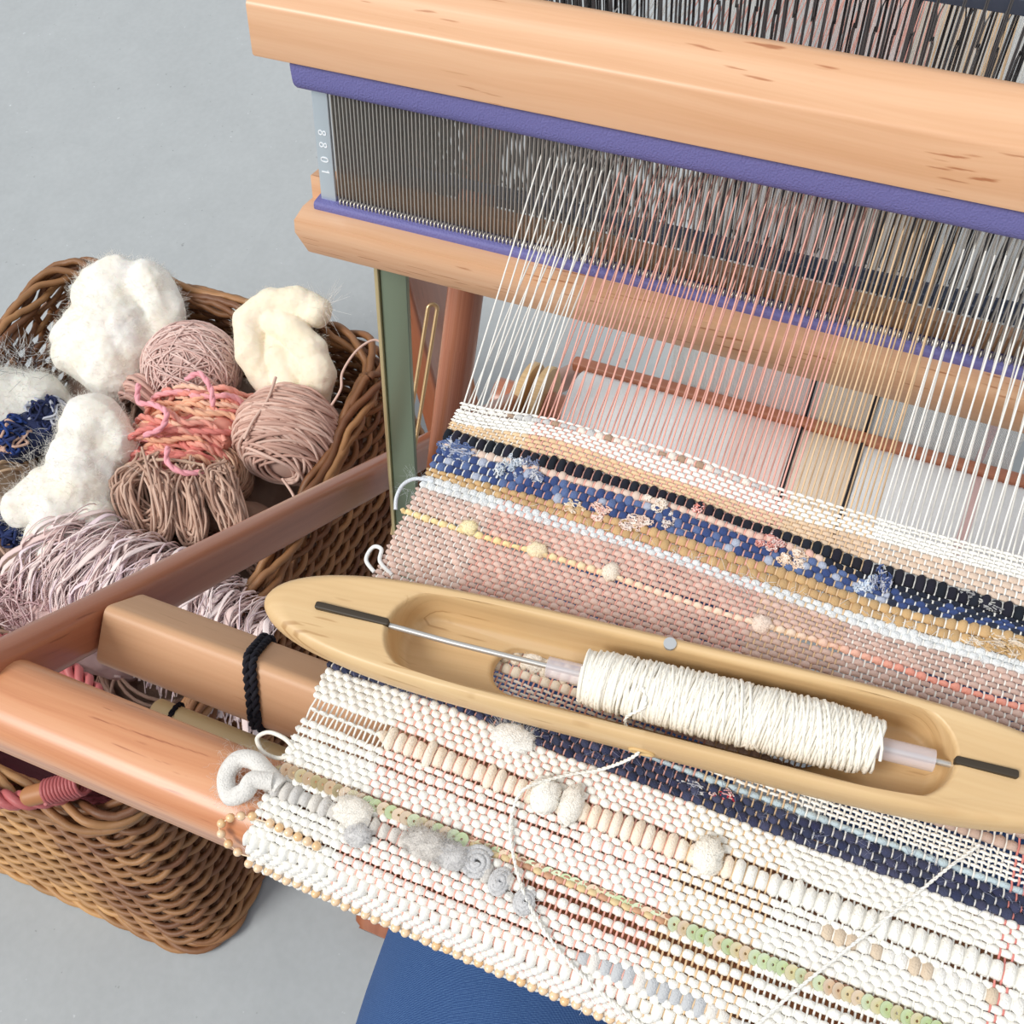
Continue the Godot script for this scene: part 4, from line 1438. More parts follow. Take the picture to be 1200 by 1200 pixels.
func build_basket() -> void:
	var b := thing("wicker_basket", "large rectangular brown wicker basket heaped with yarn on the floor beside the loom", "basket")
	var stakes := 75
	for k in stakes:
		var t := (k + 0.5) / stakes
		var mb := MB.new()
		var pts := PackedVector3Array()
		for q in 7:
			pts.append(wall_at(t, q / 6.0) + rvec(0.0006))
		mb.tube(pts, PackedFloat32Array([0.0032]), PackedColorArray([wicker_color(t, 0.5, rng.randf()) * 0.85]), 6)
		put("stake", mb, mats["wicker"], b)
	var nrow := 40
	for r in nrow:
		var h := 0.025 + 0.93 * r / (nrow - 1.0)
		var mb := MB.new()
		var pts := PackedVector3Array()
		var col := PackedColorArray()
		var rad := PackedFloat32Array()
		var n := stakes * 6
		var shade := rng.randf()
		var off := rng.randf() * 40.0
		for k in n + 1:
			var t := float(k) / n
			var ph := TAU * (t * stakes) / 3.0 + r * TAU / 3.0
			var w := cos(ph)
			w = signf(w) * pow(absf(w), 0.8)
			var o := wall_out(t, h)
			pts.append(wall_at(t, h) + o * (0.0062 * w + 0.0006) + Vector3(0, 0.0026 * fine.get_noise_2d(t * 40.0, off) - 0.0020 * w, 0))
			var kk := clampf(0.5 + 0.5 * fine.get_noise_2d(t * 14.0 + off, r) + (shade - 0.5) * 0.7, 0.0, 1.0)
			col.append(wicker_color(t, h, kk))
			rad.append(0.0029 + 0.0006 * fine.get_noise_2d(t * 30.0, off + 9.0))
		mb.tube(pts, rad, col, 6, 1.0, Vector3.UP, false)
		put("weaver", mb, mats["wicker"], b)
	# plaited rim and foot
	for q in 7:
		var mb := MB.new()
		var pts := PackedVector3Array()
		var col := PackedColorArray()
		for k in 361:
			var t := k / 360.0
			var ph := TAU * (t * 5.0 + q / 7.0 + 0.12 * sin(TAU * t * 11.0 + q))
			var o := wall_out(t, 1.0)
			var lift := 0.010 + 0.006 * exp(-pow((fposmod(t + 0.005, 1.0) - 0.0) * 30.0, 2.0))
			pts.append(wall_at(t, 1.0) + o * (0.0090 * cos(ph) + 0.002 * fine.get_noise_2d(t * 50.0, q * 7.0)) + Vector3(0, lift + 0.0085 * sin(ph) + 0.003 * fine.get_noise_2d(t * 50.0, q * 7.0 + 3.0), 0))
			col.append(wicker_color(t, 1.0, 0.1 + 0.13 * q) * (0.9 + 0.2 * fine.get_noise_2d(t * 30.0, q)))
		mb.tube(pts, PackedFloat32Array([0.0036]), col, 7, 1.0, Vector3.UP, false)
		put("rim_rod", mb, mats["wicker"], b)
	for q in 3:
		var mb := MB.new()
		var pts := PackedVector3Array()
		var col := PackedColorArray()
		for k in 361:
			var t := k / 360.0
			var ph := TAU * (t * 22.0 + q / 3.0)
			pts.append(wall_at(t, 0.0) + wall_out(t, 0.0) * (0.004 + 0.004 * cos(ph)) + Vector3(0, 0.004 + 0.003 * sin(ph), 0))
			col.append(wicker_color(t, 0.0, 0.3 + 0.25 * q))
		mb.tube(pts, PackedFloat32Array([0.0036]), col, 6, 1.0, Vector3.UP, false)
		put("foot_rod", mb, mats["wicker"], b)
	var fl := MB.new()
	var base: Array = []
	for v in 48:
		var p := wall_at(v / 48.0, 0.0)
		base.append(Vector2(p.x, -p.z))
	var poly := PackedVector2Array(base)
	if Geometry2D.is_polygon_clockwise(poly):
		poly.reverse()
	fl.prism(poly, Vector3(0, BY0 + 0.004, 0), Vector3.RIGHT, Vector3.FORWARD, [[0.0, 0.004], [0.008, 0.004]], lin(120, 78, 48))
	put("woven_base", fl, mats["wicker"], b)

func ellipsoid_loops(mb: MB, c: Vector3, R: Vector3, axis: Vector3, n: int, r: float, cols: Array, spread: float, hmax: float, rough := 0.03) -> void:
	for i in n:
		var ax := (axis + rvec(spread)).normalized()
		var u := ax.cross(Vector3(0.3, 0.8, 0.5)).normalized()
		var v := ax.cross(u)
		var h := rng.randf_range(-hmax, hmax)
		var k := sqrt(1.0 - h * h) * rng.randf_range(0.97, 1.04)
		var pts := PackedVector3Array()
		var w1 := rng.randf() * TAU
		var w2 := rng.randf_range(-0.10, 0.10)
		for q in 33:
			var a := TAU * q / 32.0
			var d := (u * cos(a) + v * sin(a)) * k + ax * (h + w2 * sin(a + w1))
			pts.append(c + d * R * (1.0 + rough * sin(3.0 * a + w1)))
		mb.tube(pts, PackedFloat32Array([r * rng.randf_range(0.85, 1.15)]), PackedColorArray([jit(pick(cols), 0.09)]), 5, 1.0, Vector3.ZERO, false)

func yarn_ball(called: String, label: String, c: Vector3, R: Vector3, axis: Vector3, n: int, r: float, cols: Array, spread: float, hmax: float) -> Node3D:
	var o := thing(called, label, "yarn ball")
	var mb := MB.new()
	mb.ball(c, R * 0.95, (cols[0] as Color) * 0.85, 24, 16)
	put("core", mb, mats["yarn"], o)
	mb = MB.new()
	ellipsoid_loops(mb, c, R, axis, n, r, cols, spread, hmax)
	put("wound_yarn", mb, mats["yarn"], o)
	return o

func build_wool() -> void:
	var cream := lin(246, 240, 226)
	var white := lin(247, 245, 240)
	var ivory := lin(242, 230, 204)
	# heap of dull yarn that fills the basket under everything else
	var heap := MB.new()
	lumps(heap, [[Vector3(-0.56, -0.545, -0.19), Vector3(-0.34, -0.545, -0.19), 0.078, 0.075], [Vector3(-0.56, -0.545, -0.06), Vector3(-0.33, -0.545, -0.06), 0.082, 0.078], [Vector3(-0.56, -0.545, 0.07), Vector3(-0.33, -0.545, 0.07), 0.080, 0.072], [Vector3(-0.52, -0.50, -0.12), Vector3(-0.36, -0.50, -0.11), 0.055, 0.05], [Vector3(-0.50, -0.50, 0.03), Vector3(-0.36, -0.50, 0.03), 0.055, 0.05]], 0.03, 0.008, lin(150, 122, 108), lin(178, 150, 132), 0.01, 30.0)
	var hn := thing("yarn_heap", "jumbled heap of dull taupe yarn filling the wicker basket beneath the fleeces and balls", "yarn")
	put("heap_core", heap, mats["fluff"], hn)
	var hs := MB.new()
	for k in 7:
		var c: Vector3 = [Vector3(-0.47, -0.475, -0.15), Vector3(-0.39, -0.47, -0.09), Vector3(-0.53, -0.47, -0.04), Vector3(-0.44, -0.465, 0.03), Vector3(-0.34, -0.475, -0.02), Vector3(-0.54, -0.475, 0.06), Vector3(-0.34, -0.48, 0.08)][k]
		ellipsoid_loops(hs, c, Vector3(0.06, 0.035, 0.055), rvec().normalized(), 26, 0.0017, [lin(178, 146, 128), lin(196, 164, 146), lin(158, 128, 112)], 0.5, 0.6, 0.08)
	put("loose_strands", hs, mats["yarn"], hn)

	# fleeces
	var mb := MB.new()
	lumps(mb, [[Vector3(-0.528, -0.395, -0.222), Vector3(-0.516, -0.395, -0.200), 0.040, 0.044], [Vector3(-0.556, -0.385, -0.236), Vector3(-0.540, -0.38, -0.252), 0.030, 0.030],
		[Vector3(-0.512, -0.380, -0.258), Vector3(-0.500, -0.38, -0.252), 0.026, 0.024], [Vector3(-0.486, -0.388, -0.238), Vector3(-0.480, -0.39, -0.226), 0.024, 0.022], [Vector3(-0.490, -0.395, -0.212), Vector3(-0.496, -0.40, -0.200), 0.022, 0.020],
		[Vector3(-0.508, -0.398, -0.172), Vector3(-0.538, -0.398, -0.176), 0.034, 0.034], [Vector3(-0.560, -0.398, -0.205), Vector3(-0.562, -0.398, -0.190), 0.026, 0.026]], 0.005, 0.0024, white, cream, 0.0030, 34.0, 0.009, 11.0)
	nap(mb, 7000, 0.0065, 0.00007)
	var o := thing("fleece", "largest fluffy white fleece tuft, at the back left of the wicker basket", "fleece")
	put("fleece_body", mb, mats["fleece"], o)
	mb = MB.new()
	for k in 14:
		hairs(mb, Vector3(-0.52, -0.39, -0.21) + Vector3(rng.randf_range(-0.05, 0.04), 0.0, rng.randf_range(-0.05, 0.05)), Vector3(0.034, 0.03, 0.034), 26, 0.010, 0.00010, white, 0.8)
	var hh := put("fleece_wisps", mb, mats["fluff"], o)
	hh.set_meta("kind", "stuff")
	mb = MB.new()
	var caps: Array = []
	for path in [[Vector3(-0.350, -0.405, -0.204), Vector3(-0.374, -0.390, -0.222), Vector3(-0.390, -0.380, -0.250), Vector3(-0.372, -0.370, -0.270), Vector3(-0.345, -0.367, -0.277), Vector3(-0.324, -0.370, -0.274)],
			[Vector3(-0.364, -0.378, -0.258), Vector3(-0.336, -0.375, -0.248), Vector3(-0.312, -0.378, -0.236), Vector3(-0.298, -0.388, -0.220), Vector3(-0.300, -0.405, -0.202)],
			[Vector3(-0.345, -0.392, -0.226), Vector3(-0.326, -0.400, -0.204)]]:
		for k in path.size() - 1:
			caps.append([path[k], path[k + 1], 0.0150, 0.0150])
	caps.append([Vector3(-0.352, -0.402, -0.240), Vector3(-0.322, -0.402, -0.226), 0.024, 0.022])
	lumps(mb, caps, 0.0022, 0.0018, ivory, lin(246, 236, 216), 0.0020, 40.0)
	nap(mb, 2600, 0.0040, 0.00005)
	o = thing("fleece", "ivory wool roving folded into a loose knot, at the back right of the wicker basket", "fleece")
	put("roving", mb, mats["fleece"], o)
	mb = MB.new()
	hairs(mb, Vector3(-0.318, -0.366, -0.278), Vector3(0.008, 0.006, 0.006), 60, 0.018, 0.00012, white, 0.5)
	hairs(mb, Vector3(-0.345, -0.38, -0.24), Vector3(0.04, 0.02, 0.036), 120, 0.007, 0.0001, cream, 0.8)
	put("roving_wisps", mb, mats["fleece"], o).set_meta("kind", "stuff")
	mb = MB.new()
	lumps(mb, [[Vector3(-0.474, -0.385, -0.098), Vector3(-0.446, -0.385, -0.084), 0.032, 0.026], [Vector3(-0.460, -0.385, -0.062), Vector3(-0.446, -0.385, -0.040), 0.034, 0.030],
		[Vector3(-0.478, -0.388, -0.020), Vector3(-0.490, -0.39, -0.006), 0.026, 0.022], [Vector3(-0.452, -0.388, -0.012), Vector3(-0.442, -0.392, 0.012), 0.028, 0.030], [Vector3(-0.420, -0.395, -0.018), Vector3(-0.412, -0.4, -0.006), 0.022, 0.02]], 0.006, 0.0024, white, cream, 0.0030, 34.0, 0.009, 11.0)
	nap(mb, 7000, 0.0065, 0.00007)
	o = thing("fleece", "long white fleece tuft leaning on the coral yarn, at the left of the wicker basket", "fleece")
	put("fleece_body", mb, mats["fleece"], o)
	mb = MB.new()
	for k in 14:
		hairs(mb, Vector3(-0.455, -0.38, -0.045) + Vector3(rng.randf_range(-0.03, 0.03), 0.0, rng.randf_range(-0.06, 0.06)), Vector3(0.03, 0.028, 0.03), 30, 0.010, 0.0001, white, 0.8)
	put("fleece_wisps", mb, mats["fluff"], o).set_meta("kind", "stuff")
	mb = MB.new()
	lumps(mb, [[Vector3(-0.580, -0.405, -0.105), Vector3(-0.560, -0.405, -0.112), 0.034, 0.030], [Vector3(-0.600, -0.40, -0.09), Vector3(-0.57, -0.41, -0.075), 0.034, 0.03]], 0.012, 0.003, lin(226, 224, 216), lin(240, 238, 230), 0.002, 40.0)
	nap(mb, 7000, 0.0065, 0.00007)
	o = thing("fleece", "greyish white fleece with dark grey wisps, at the left edge of the photo", "fleece")
	put("fleece_body", mb, mats["fleece"], o)
	mb = MB.new()
	for k in 10:
		hairs(mb, Vector3(-0.585, -0.385, -0.125) + rvec(0.012), Vector3(0.03, 0.015, 0.02), 34, 0.014, 0.00014, [lin(90, 92, 100), lin(236, 236, 234)][k % 2], 0.9)
	put("grey_wisps", mb, mats["fluff"], o).set_meta("kind", "stuff")

	# balls
	var blush := [lin(224, 194, 186), lin(234, 208, 200), lin(214, 180, 172)]
	yarn_ball("yarn_ball", "pale pink ball of fine yarn between the largest fleece and the ivory roving", Vector3(-0.432, -0.405, -0.196), Vector3(0.046, 0.042, 0.045), Vector3(0.3, 0.5, 0.8), 190, 0.00085, blush, 0.9, 0.55)
	var taupe := [lin(208, 172, 158), lin(220, 188, 174), lin(196, 158, 144)]
	var tb := yarn_ball("yarn_ball", "plump taupe wool ball below the ivory roving at the right of the wicker basket", Vector3(-0.304, -0.405, -0.158), Vector3(0.050, 0.042, 0.043), Vector3(0.20, 0.15, 1.0), 130, 0.0016, taupe, 0.30, 0.9)
	mb = MB.new()
	mb.tube(spline([Vector3(-0.270, -0.385, -0.190), Vector3(-0.266, -0.378, -0.205), Vector3(-0.272, -0.376, -0.222), Vector3(-0.268, -0.372, -0.246), Vector3(-0.258, -0.372, -0.262), Vector3(-0.247, -0.376, -0.262)], 8), PackedFloat32Array([0.0012]), PackedColorArray([taupe[1]]), 6)
	mb.tube(spline([Vector3(-0.322, -0.364, -0.190), Vector3(-0.316, -0.362, -0.165), Vector3(-0.318, -0.363, -0.140), Vector3(-0.322, -0.372, -0.125)], 8), PackedFloat32Array([0.0014]), PackedColorArray([taupe[1]]), 6)
	mb.tube(spline([Vector3(-0.285, -0.400, -0.112), Vector3(-0.268, -0.405, -0.100), Vector3(-0.262, -0.405, -0.084), Vector3(-0.252, -0.388, -0.076), Vector3(-0.250, -0.392, -0.060), Vector3(-0.262, -0.402, -0.052), Vector3(-0.280, -0.42, -0.056)], 8), PackedFloat32Array([0.0013]), PackedColorArray([taupe[1]]), 6)
	put("loose_end", mb, mats["yarn"], tb)
	var tan := [lin(206, 176, 146), lin(192, 160, 128)]
	yarn_ball("yarn_ball", "tan yarn ball mostly cut off by the left edge of the photo", Vector3(-0.575, -0.425, -0.040), Vector3(0.036, 0.034, 0.036), Vector3(0.8, 0.2, 0.3), 60, 0.0016, tan, 0.25, 0.85)
	yarn_ball("yarn_ball", "small beige yarn ball half buried under the coral yarn", Vector3(-0.362, -0.425, -0.106), Vector3(0.036, 0.030, 0.030), Vector3(0.2, 0.9, 0.2), 70, 0.0012, [lin(210, 176, 150), lin(198, 160, 136)], 0.4, 0.85)

	# coral bundle: thick single strands
	var cb := thing("coral_yarn_bundle", "tangled bundle of thick coral, pink and peach yarn in the middle of the wicker basket", "yarn")
	var corals := [lin(232, 152, 140), lin(238, 168, 152), lin(240, 182, 152), lin(242, 190, 158), lin(242, 172, 176), lin(226, 138, 130), lin(244, 204, 180)]
	mb = MB.new()
	lumps(mb, [[Vector3(-0.425, -0.402, -0.114), Vector3(-0.366, -0.402, -0.136), 0.019, 0.019]], 0.01, 0.004, lin(212, 136, 126), lin(226, 158, 140), 0.003, 60.0)
	put("bundle_core", mb, mats["yarn"], cb)
	for i in 64:
		var pts: Array = []
		var lane := rng.randf_range(-1.0, 1.0)
		var lev := rng.randf()
		var tilt := rng.randf_range(-0.35, 0.35)
		for q in 7:
			var t := q / 6.0 * 2.0 - 1.0
			var rad := sqrt(maxf(0.02, 1.0 - t * t * 0.8 - lane * lane * 0.7))
			pts.append(Vector3(-0.396, -0.412, -0.126) + Vector3(t * 0.048 + rng.randf_range(-0.007, 0.007), rad * (0.012 + 0.034 * lev) + rng.randf_range(-0.004, 0.004), lane * 0.049 + tilt * t * 0.04 - t * 0.012 + rng.randf_range(-0.007, 0.007)))
		mb = MB.new()
		var c := pick(corals)
		twist(mb, resample(spline(pts, 6), 0.0024), 2, 0.0010, 0.0021, 0.020, [jit(c, 0.04), jit(c, 0.04)], 6)
		put("strand", mb, mats["yarn"], cb)
	for pth in [[Vector3(-0.448, -0.372, -0.146), Vector3(-0.436, -0.370, -0.128), Vector3(-0.418, -0.366, -0.128), Vector3(-0.398, -0.362, -0.122), Vector3(-0.394, -0.362, -0.106), Vector3(-0.408, -0.366, -0.096)],
			[Vector3(-0.400, -0.362, -0.160), Vector3(-0.388, -0.358, -0.168), Vector3(-0.372, -0.362, -0.158), Vector3(-0.366, -0.370, -0.146)],
			[Vector3(-0.380, -0.366, -0.092), Vector3(-0.372, -0.366, -0.078), Vector3(-0.356, -0.372, -0.076), Vector3(-0.342, -0.380, -0.088)]]:
		mb = MB.new()
		twist(mb, resample(spline(pth, 8), 0.0022), 2, 0.0009, 0.0020, 0.020, [lin(244, 172, 182), lin(240, 164, 174)], 6)
		put("strand", mb, mats["yarn"], cb)

	# taupe hank
	var hk := thing("yarn_hank", "loose taupe wool hank below the coral yarn, its loops spilling forward", "yarn")
	mb = MB.new()
	for i in 210:
		var lobe := i % 3
		var tie := [Vector3(-0.398, -0.382, -0.076), Vector3(-0.330, -0.386, -0.090), Vector3(-0.364, -0.388, -0.084)][lobe] as Vector3
		var tip := [Vector3(-0.374, -0.412, -0.022), Vector3(-0.302, -0.408, -0.050), Vector3(-0.340, -0.414, -0.034)][lobe] as Vector3
		var side := ([Vector3(0.026, 0, -0.006), Vector3(0.024, 0, 0.010), Vector3(0.022, 0, 0.004)][lobe] as Vector3) * rng.randf_range(0.3, 1.0)
		var f := rng.randf_range(0.55, 1.05)
		var lv := rng.randf() * 0.016
		var mid := tie.lerp(tip, 0.5 * f)
		var end := tie.lerp(tip, f)
		var pts: Array = [tie + rvec(0.010), mid - side + Vector3(0, 0.006 + lv, 0), end - side * 0.7 + Vector3(0, lv, 0), end + Vector3(0.002, lv * 0.6 - 0.004, 0.006), end + side * 0.7 + Vector3(0, lv, 0), mid + side + Vector3(0, 0.006 + lv, 0), tie + rvec(0.010)]
		for q in pts.size():
			pts[q] += rvec(0.0050)
		mb.tube(spline(pts, 6), PackedFloat32Array([0.0013]), PackedColorArray([jit(pick([lin(200, 168, 150), lin(212, 182, 164), lin(186, 152, 134)]), 0.08)]), 5)
	put("hank_strands", mb, mats["yarn"], hk)
	mb = MB.new()
	lumps(mb, [[Vector3(-0.400, -0.425, -0.062), Vector3(-0.305, -0.432, -0.078), 0.018, 0.016]], 0.01, 0.004, lin(150, 122, 106), lin(164, 134, 116), 0.003, 60.0)
	put("hank_core", mb, mats["yarn"], hk)
	mb = MB.new()
	mb.tube(spline([Vector3(-0.428, -0.398, -0.060), Vector3(-0.420, -0.384, -0.070), Vector3(-0.398, -0.374, -0.076), Vector3(-0.375, -0.372, -0.084), Vector3(-0.35, -0.380, -0.092)], 8), PackedFloat32Array([0.0016]), PackedColorArray([lin(206, 178, 156)]), 6)
	put("tie", mb, mats["yarn"], hk)

	# pale pink ribbon skein
	var sk := thing("ribbon_skein", "pale pink skein of ribbon and thread draped beneath the slanting side rail", "yarn")
	mb = MB.new()
	lumps(mb, [[Vector3(-0.42, -0.425, 0.035), Vector3(-0.26, -0.425, 0.035), 0.034, 0.030], [Vector3(-0.44, -0.44, 0.07), Vector3(-0.36, -0.44, 0.07), 0.035, 0.03]], 0.02, 0.005, lin(206, 176, 172), lin(220, 192, 188), 0.004, 50.0)
	put("skein_core", mb, mats["yarn"], sk)
	mb = MB.new()
	var rb := MB.new()
	for i in 420:
		var t := rng.randf()
		var rx := lerpf(-0.432, -0.222, t)
		var rz := 0.000 + 0.016 * t + rng.randf_range(-0.008, 0.008)
		var fan := lerpf(-0.035, 0.012, t) + rng.randf_range(-0.02, 0.02)
		var lv := rng.randf() * 0.016
		var drop := 0.014 * smoothstep(0.72, 0.95, t)
		var pts: Array = [Vector3(rx - 0.006, -0.428, rz - 0.022), Vector3(rx, -0.396 + lv - drop, rz - 0.010), Vector3(rx + fan * 0.2, -0.380 + lv - drop, rz + 0.008), Vector3(rx + fan * 0.5, -0.384 + lv - drop, rz + 0.030), Vector3(rx + fan * 0.8, -0.398 + lv * 0.8 - drop, rz + 0.052), Vector3(rx + fan, -0.432, rz + 0.078)]
		for q in pts.size():
			pts[q] += rvec(0.0080)
		var c := jit(pick([lin(238, 218, 214), lin(244, 228, 226), lin(230, 204, 200), lin(236, 216, 222)]), 0.04)
		if i % 6 == 0:
			rb.tube(spline(pts, 5), PackedFloat32Array([0.0030]), PackedColorArray([c]), 6, 0.22, Vector3(1, 0.25, 0.1))
		else:
			mb.tube(spline(pts, 5), PackedFloat32Array([0.0006 if i % 3 else 0.0009]), PackedColorArray([c.lightened(0.15) if i % 7 == 0 else c]), 5)
	put("threads", mb, mats["yarn"], sk)
	put("ribbons", rb, mats["yarn"], sk)

	# small things at the left edge
	mb = MB.new()
	curls(mb, Vector3(-0.452, -0.415, 0.068), Vector3(0.036, 0.024, 0.030), 120, 0.0007, [lin(216, 186, 184), lin(228, 204, 202), lin(200, 166, 168)])
	solo("frizzy_yarn", mb, mats["yarn"], "frizzy mauve pink yarn wad to the left of the ribbon skein", "yarn")
	var nv := thing("boucle_yarn", "navy and white boucle yarn peeping out left of the long fleece tuft", "yarn")
	mb = MB.new()
	lumps(mb, [[Vector3(-0.530, -0.405, -0.098), Vector3(-0.560, -0.405, -0.060), 0.022, 0.022]], 0.01, 0.004, lin(30, 38, 70), lin(40, 50, 88), 0.003, 90.0)
	put("boucle_core", mb, mats["fluff"], nv)
	mb = MB.new()
	curls(mb, Vector3(-0.530, -0.392, -0.098), Vector3(0.022, 0.018, 0.018), 60, 0.0012, [lin(34, 42, 78), lin(46, 56, 98), lin(190, 194, 208)])
	curls(mb, Vector3(-0.552, -0.392, -0.066), Vector3(0.024, 0.018, 0.020), 60, 0.0014, [lin(36, 62, 124), lin(46, 56, 98), lin(206, 170, 152)])
	put("boucle_curls", mb, mats["yarn"], nv)
	mb = MB.new()
	curls(mb, Vector3(-0.505, -0.405, 0.012), Vector3(0.022, 0.016, 0.02), 50, 0.0016, [lin(34, 44, 84), lin(40, 52, 96)])
	solo("navy_yarn", mb, mats["yarn"], "small navy yarn wad at the photo's left edge above the frizzy mauve yarn", "yarn")
	mb = MB.new()
	for i in 26:
		var zz := rng.randf_range(-0.01, 0.02)
		mb.tube(spline([Vector3(-0.49, -0.42, -0.165 + zz), Vector3(-0.475, -0.40 + rng.randf() * 0.012, -0.158 + zz), Vector3(-0.455, -0.392 + rng.randf() * 0.01, -0.155 + zz), Vector3(-0.43, -0.41, -0.150 + zz)], 5), PackedFloat32Array([0.0019]), PackedColorArray([jit(pick([lin(210, 172, 160), lin(196, 156, 146)]), 0.08)]), 5)
	solo("yarn_wisp", mb, mats["yarn"], "thick dusty pink strands showing between the largest fleece and the coral bundle", "yarn")
	# basket within the basket: red wicker with a wooden peg
	var rbk := thing("red_basket", "small red wicker basket with a wrapped wooden peg, under the breast beam's left end", "basket")
	var rc := Vector3(-0.395, 0.018, 0.170)
	var reds := [lin(150, 62, 72), lin(168, 78, 86), lin(134, 52, 62)]
	for k in 24:
		mb = MB.new()
		var a := TAU * k / 24.0
		mb.tube(PackedVector3Array([rc + Vector3(0.085 * cos(a), -0.500, 0.034 * sin(a)), rc + Vector3(0.097 * cos(a), -0.440, 0.040 * sin(a)), rc + Vector3(0.108 * cos(a), -0.404, 0.058 * sin(a))]), PackedFloat32Array([0.0022]), PackedColorArray([reds[2]]), 5)
		put("stake", mb, mats["wicker"], rbk)
	for r in 22:
		mb = MB.new()
		var pts := PackedVector3Array()
		for q in 145:
			var a := TAU * q / 144.0
			var h := r / 21.0
			var w := 0.0022 * cos(12.0 * a + PI * r)
			pts.append(rc + Vector3((lerpf(0.085, 0.108, h) + w) * cos(a), lerpf(-0.498, -0.408, h), (lerpf(0.034, 0.058, pow(h, 2.5)) + w) * sin(a)))
		mb.tube(pts, PackedFloat32Array([0.0021]), PackedColorArray([reds[r % 2]]), 5, 1.0, Vector3.UP, false)
		put("weaver", mb, mats["wicker"], rbk)
	for q in 3:
		mb = MB.new()
		var pts := PackedVector3Array()
		for k in 181:
			var a := TAU * k / 180.0
			var ph := a * 16.0 + TAU * q / 3.0
			pts.append(rc + Vector3((0.109 + 0.0045 * cos(ph)) * cos(a), -0.401 + 0.0045 * sin(ph), (0.059 + 0.0045 * cos(ph)) * sin(a)))
		mb.tube(pts, PackedFloat32Array([0.0036]), PackedColorArray([lin(186, 98, 98)]), 6, 1.0, Vector3.UP, false)
		put("rim_strand", mb, mats["wicker"], rbk)
	mb = MB.new()
	var bp := PackedVector2Array()
	for k in 32:
		bp.append(Vector2(0.088 * cos(TAU * k / 32), 0.036 * sin(TAU * k / 32)))
	mb.prism(bp, rc + Vector3(0, -0.503, 0), Vector3.RIGHT, Vector3.FORWARD, [[0.0, 0.0], [0.004, 0.0]], lin(110, 44, 54))
	put("bottom", mb, mats["wicker"], rbk)
	mb = MB.new()
	mb.tube(PackedVector3Array([Vector3(-0.3240, -0.374, 0.215), Vector3(-0.3225, -0.373, 0.214), Vector3(-0.2920, -0.367, 0.195)]), PackedFloat32Array([0.0070, 0.0080, 0.0080]), PackedColorArray([lin(176, 118, 74)]), 14)
	put("wooden_peg", mb, mats["satin"], rbk)
	mb = MB.new()
	var wr := PackedVector3Array()
	for k in 128:
		var an := TAU * k / 12.0
		var u := Vector3(0.0305, 0.006, -0.019).normalized()
		var v1 := u.cross(Vector3.UP).normalized()
		var v2 := u.cross(v1)
		wr.append(Vector3(-0.3110, -0.371, 0.2070) + u * (0.0030 * k / 12.0) + (v1 * cos(an) + v2 * sin(an)) * 0.0088)
	mb.tube(wr, PackedFloat32Array([0.0017]), PackedColorArray([lin(176, 92, 92)]), 6)
	put("peg_wrapping", mb, mats["wicker"], rbk)


# ---------------------------------------------------------------- the weaver's legs
func build_person() -> void:
	var p := thing("person", "seated person in blue denim jeans, a thigh showing below the cloth's beaded edge", "person")
	var mb := MB.new()
	var caps: Array = []
	for s in 2:
		var x: float = [0.088, 0.290][s]
		var hx: float = [0.135, 0.285][s]
		caps.append([Vector3(hx, -0.195, 0.62), Vector3(x, -0.180, 0.10), 0.088, 0.072])
		caps.append([Vector3(x, -0.180, 0.10), Vector3(x, -0.186, 0.03), 0.072, 0.062])
		caps.append([Vector3(x, -0.200, 0.03), Vector3(x, -0.385, 0.075), 0.060, 0.060])
		caps.append([Vector3(x, -0.385, 0.075), Vector3(x, -0.600, 0.095), 0.060, 0.046])
	caps.append([Vector3(0.135, -0.185, 0.66), Vector3(0.285, -0.185, 0.66), 0.105, 0.105])
	caps.append([Vector3(0.165, -0.10, 0.68), Vector3(0.255, -0.10, 0.68), 0.105, 0.105])
	lumps(mb, caps, 0.035, 0.010, Color.WHITE, Color.WHITE, 0.0025, 14.0)
	put("jeans", mb, mats["denim"], p)
	for s in 2:
		mb = MB.new()
		var x: float = [0.088, 0.290][s]
		lumps(mb, [[Vector3(x, -0.625, 0.10), Vector3(x, -0.634, -0.06), 0.035, 0.026]], 0.01, 0.006, lin(60, 56, 54), lin(66, 62, 60))
		put("shoe", mb, mats["satin"], p)


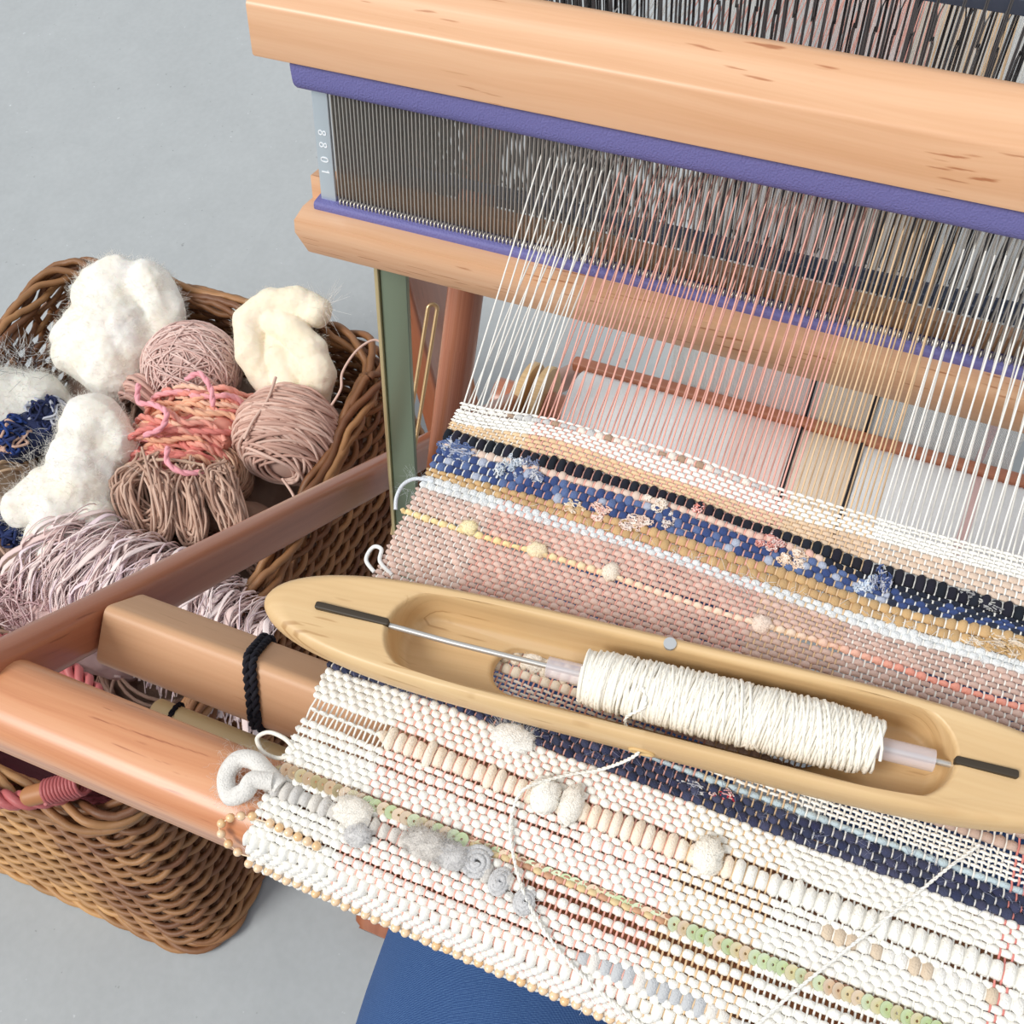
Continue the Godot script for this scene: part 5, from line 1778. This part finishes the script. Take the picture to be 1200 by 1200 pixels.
func _ready() -> void:
	rng.seed = 20240
	fine.seed = 5
	fine.frequency = 1.0
	fine.fractal_octaves = 3
	var cam := Camera3D.new()
	cam.name = "camera"
	cam.fov = rad_to_deg(2.0 * atan(600.0 / 1250.0))
	cam.near = 0.02
	cam.far = 60.0
	cam.transform = Transform3D(Basis(Vector3(0.92348551, -0.09099955, -0.37268431), Vector3(-0.28525441, 0.48670465, -0.82568063), Vector3(0.25652375, 0.86881394, 0.42350667)).orthonormalized(), Vector3(0.16056, 0.4, 0.24219))
	add_child(cam)
	cam.current = true
	var env := Environment.new()
	var sky := Sky.new()
	var sm := ProceduralSkyMaterial.new()
	sm.sky_top_color = Color(0.97, 0.985, 1.0)
	sm.sky_horizon_color = Color(0.80, 0.80, 0.80)
	sm.ground_horizon_color = Color(0.8, 0.8, 0.8)
	sm.ground_bottom_color = Color(0.6, 0.6, 0.6)
	sm.sky_energy_multiplier = 1.0
	sky.sky_material = sm
	env.background_mode = Environment.BG_SKY
	env.sky = sky
	env.background_energy_multiplier = 0.68
	env.tonemap_mode = Environment.TONE_MAPPER_LINEAR
	env.tonemap_exposure = 1.06
	env.sdfgi_enabled = true
	env.ssao_enabled = true
	env.ssil_enabled = true
	var we := WorldEnvironment.new()
	we.name = "environment"
	we.environment = env
	add_child(we)
	var sun := DirectionalLight3D.new()      # broad soft daylight from high on the left
	sun.name = "daylight"
	sun.light_energy = 0.74
	sun.light_color = Color(1.0, 0.985, 0.96)
	sun.light_angular_distance = 24.0
	sun.shadow_enabled = true
	sun.sky_mode = DirectionalLight3D.SKY_MODE_LIGHT_ONLY
	add_child(sun)
	sun.look_at_from_position(Vector3(-0.60, 1.05, 0.75), Vector3.ZERO, Vector3.UP)
	make_materials()
	var fl := MeshInstance3D.new()
	var bm := BoxMesh.new()
	bm.size = Vector3(9, 0.1, 9)
	fl.mesh = bm
	fl.material_override = mats["concrete"]
	fl.name = "floor"
	fl.position = Vector3(0, FLOOR_Y - 0.05, 0)
	fl.set_meta("kind", "structure")
	fl.set_meta("label", "smooth pale grey concrete floor under the loom and the basket")
	add_child(fl)
	build_loom()
	build_cloth()
	build_shuttle()
	build_basket()
	build_wool()
	build_person()
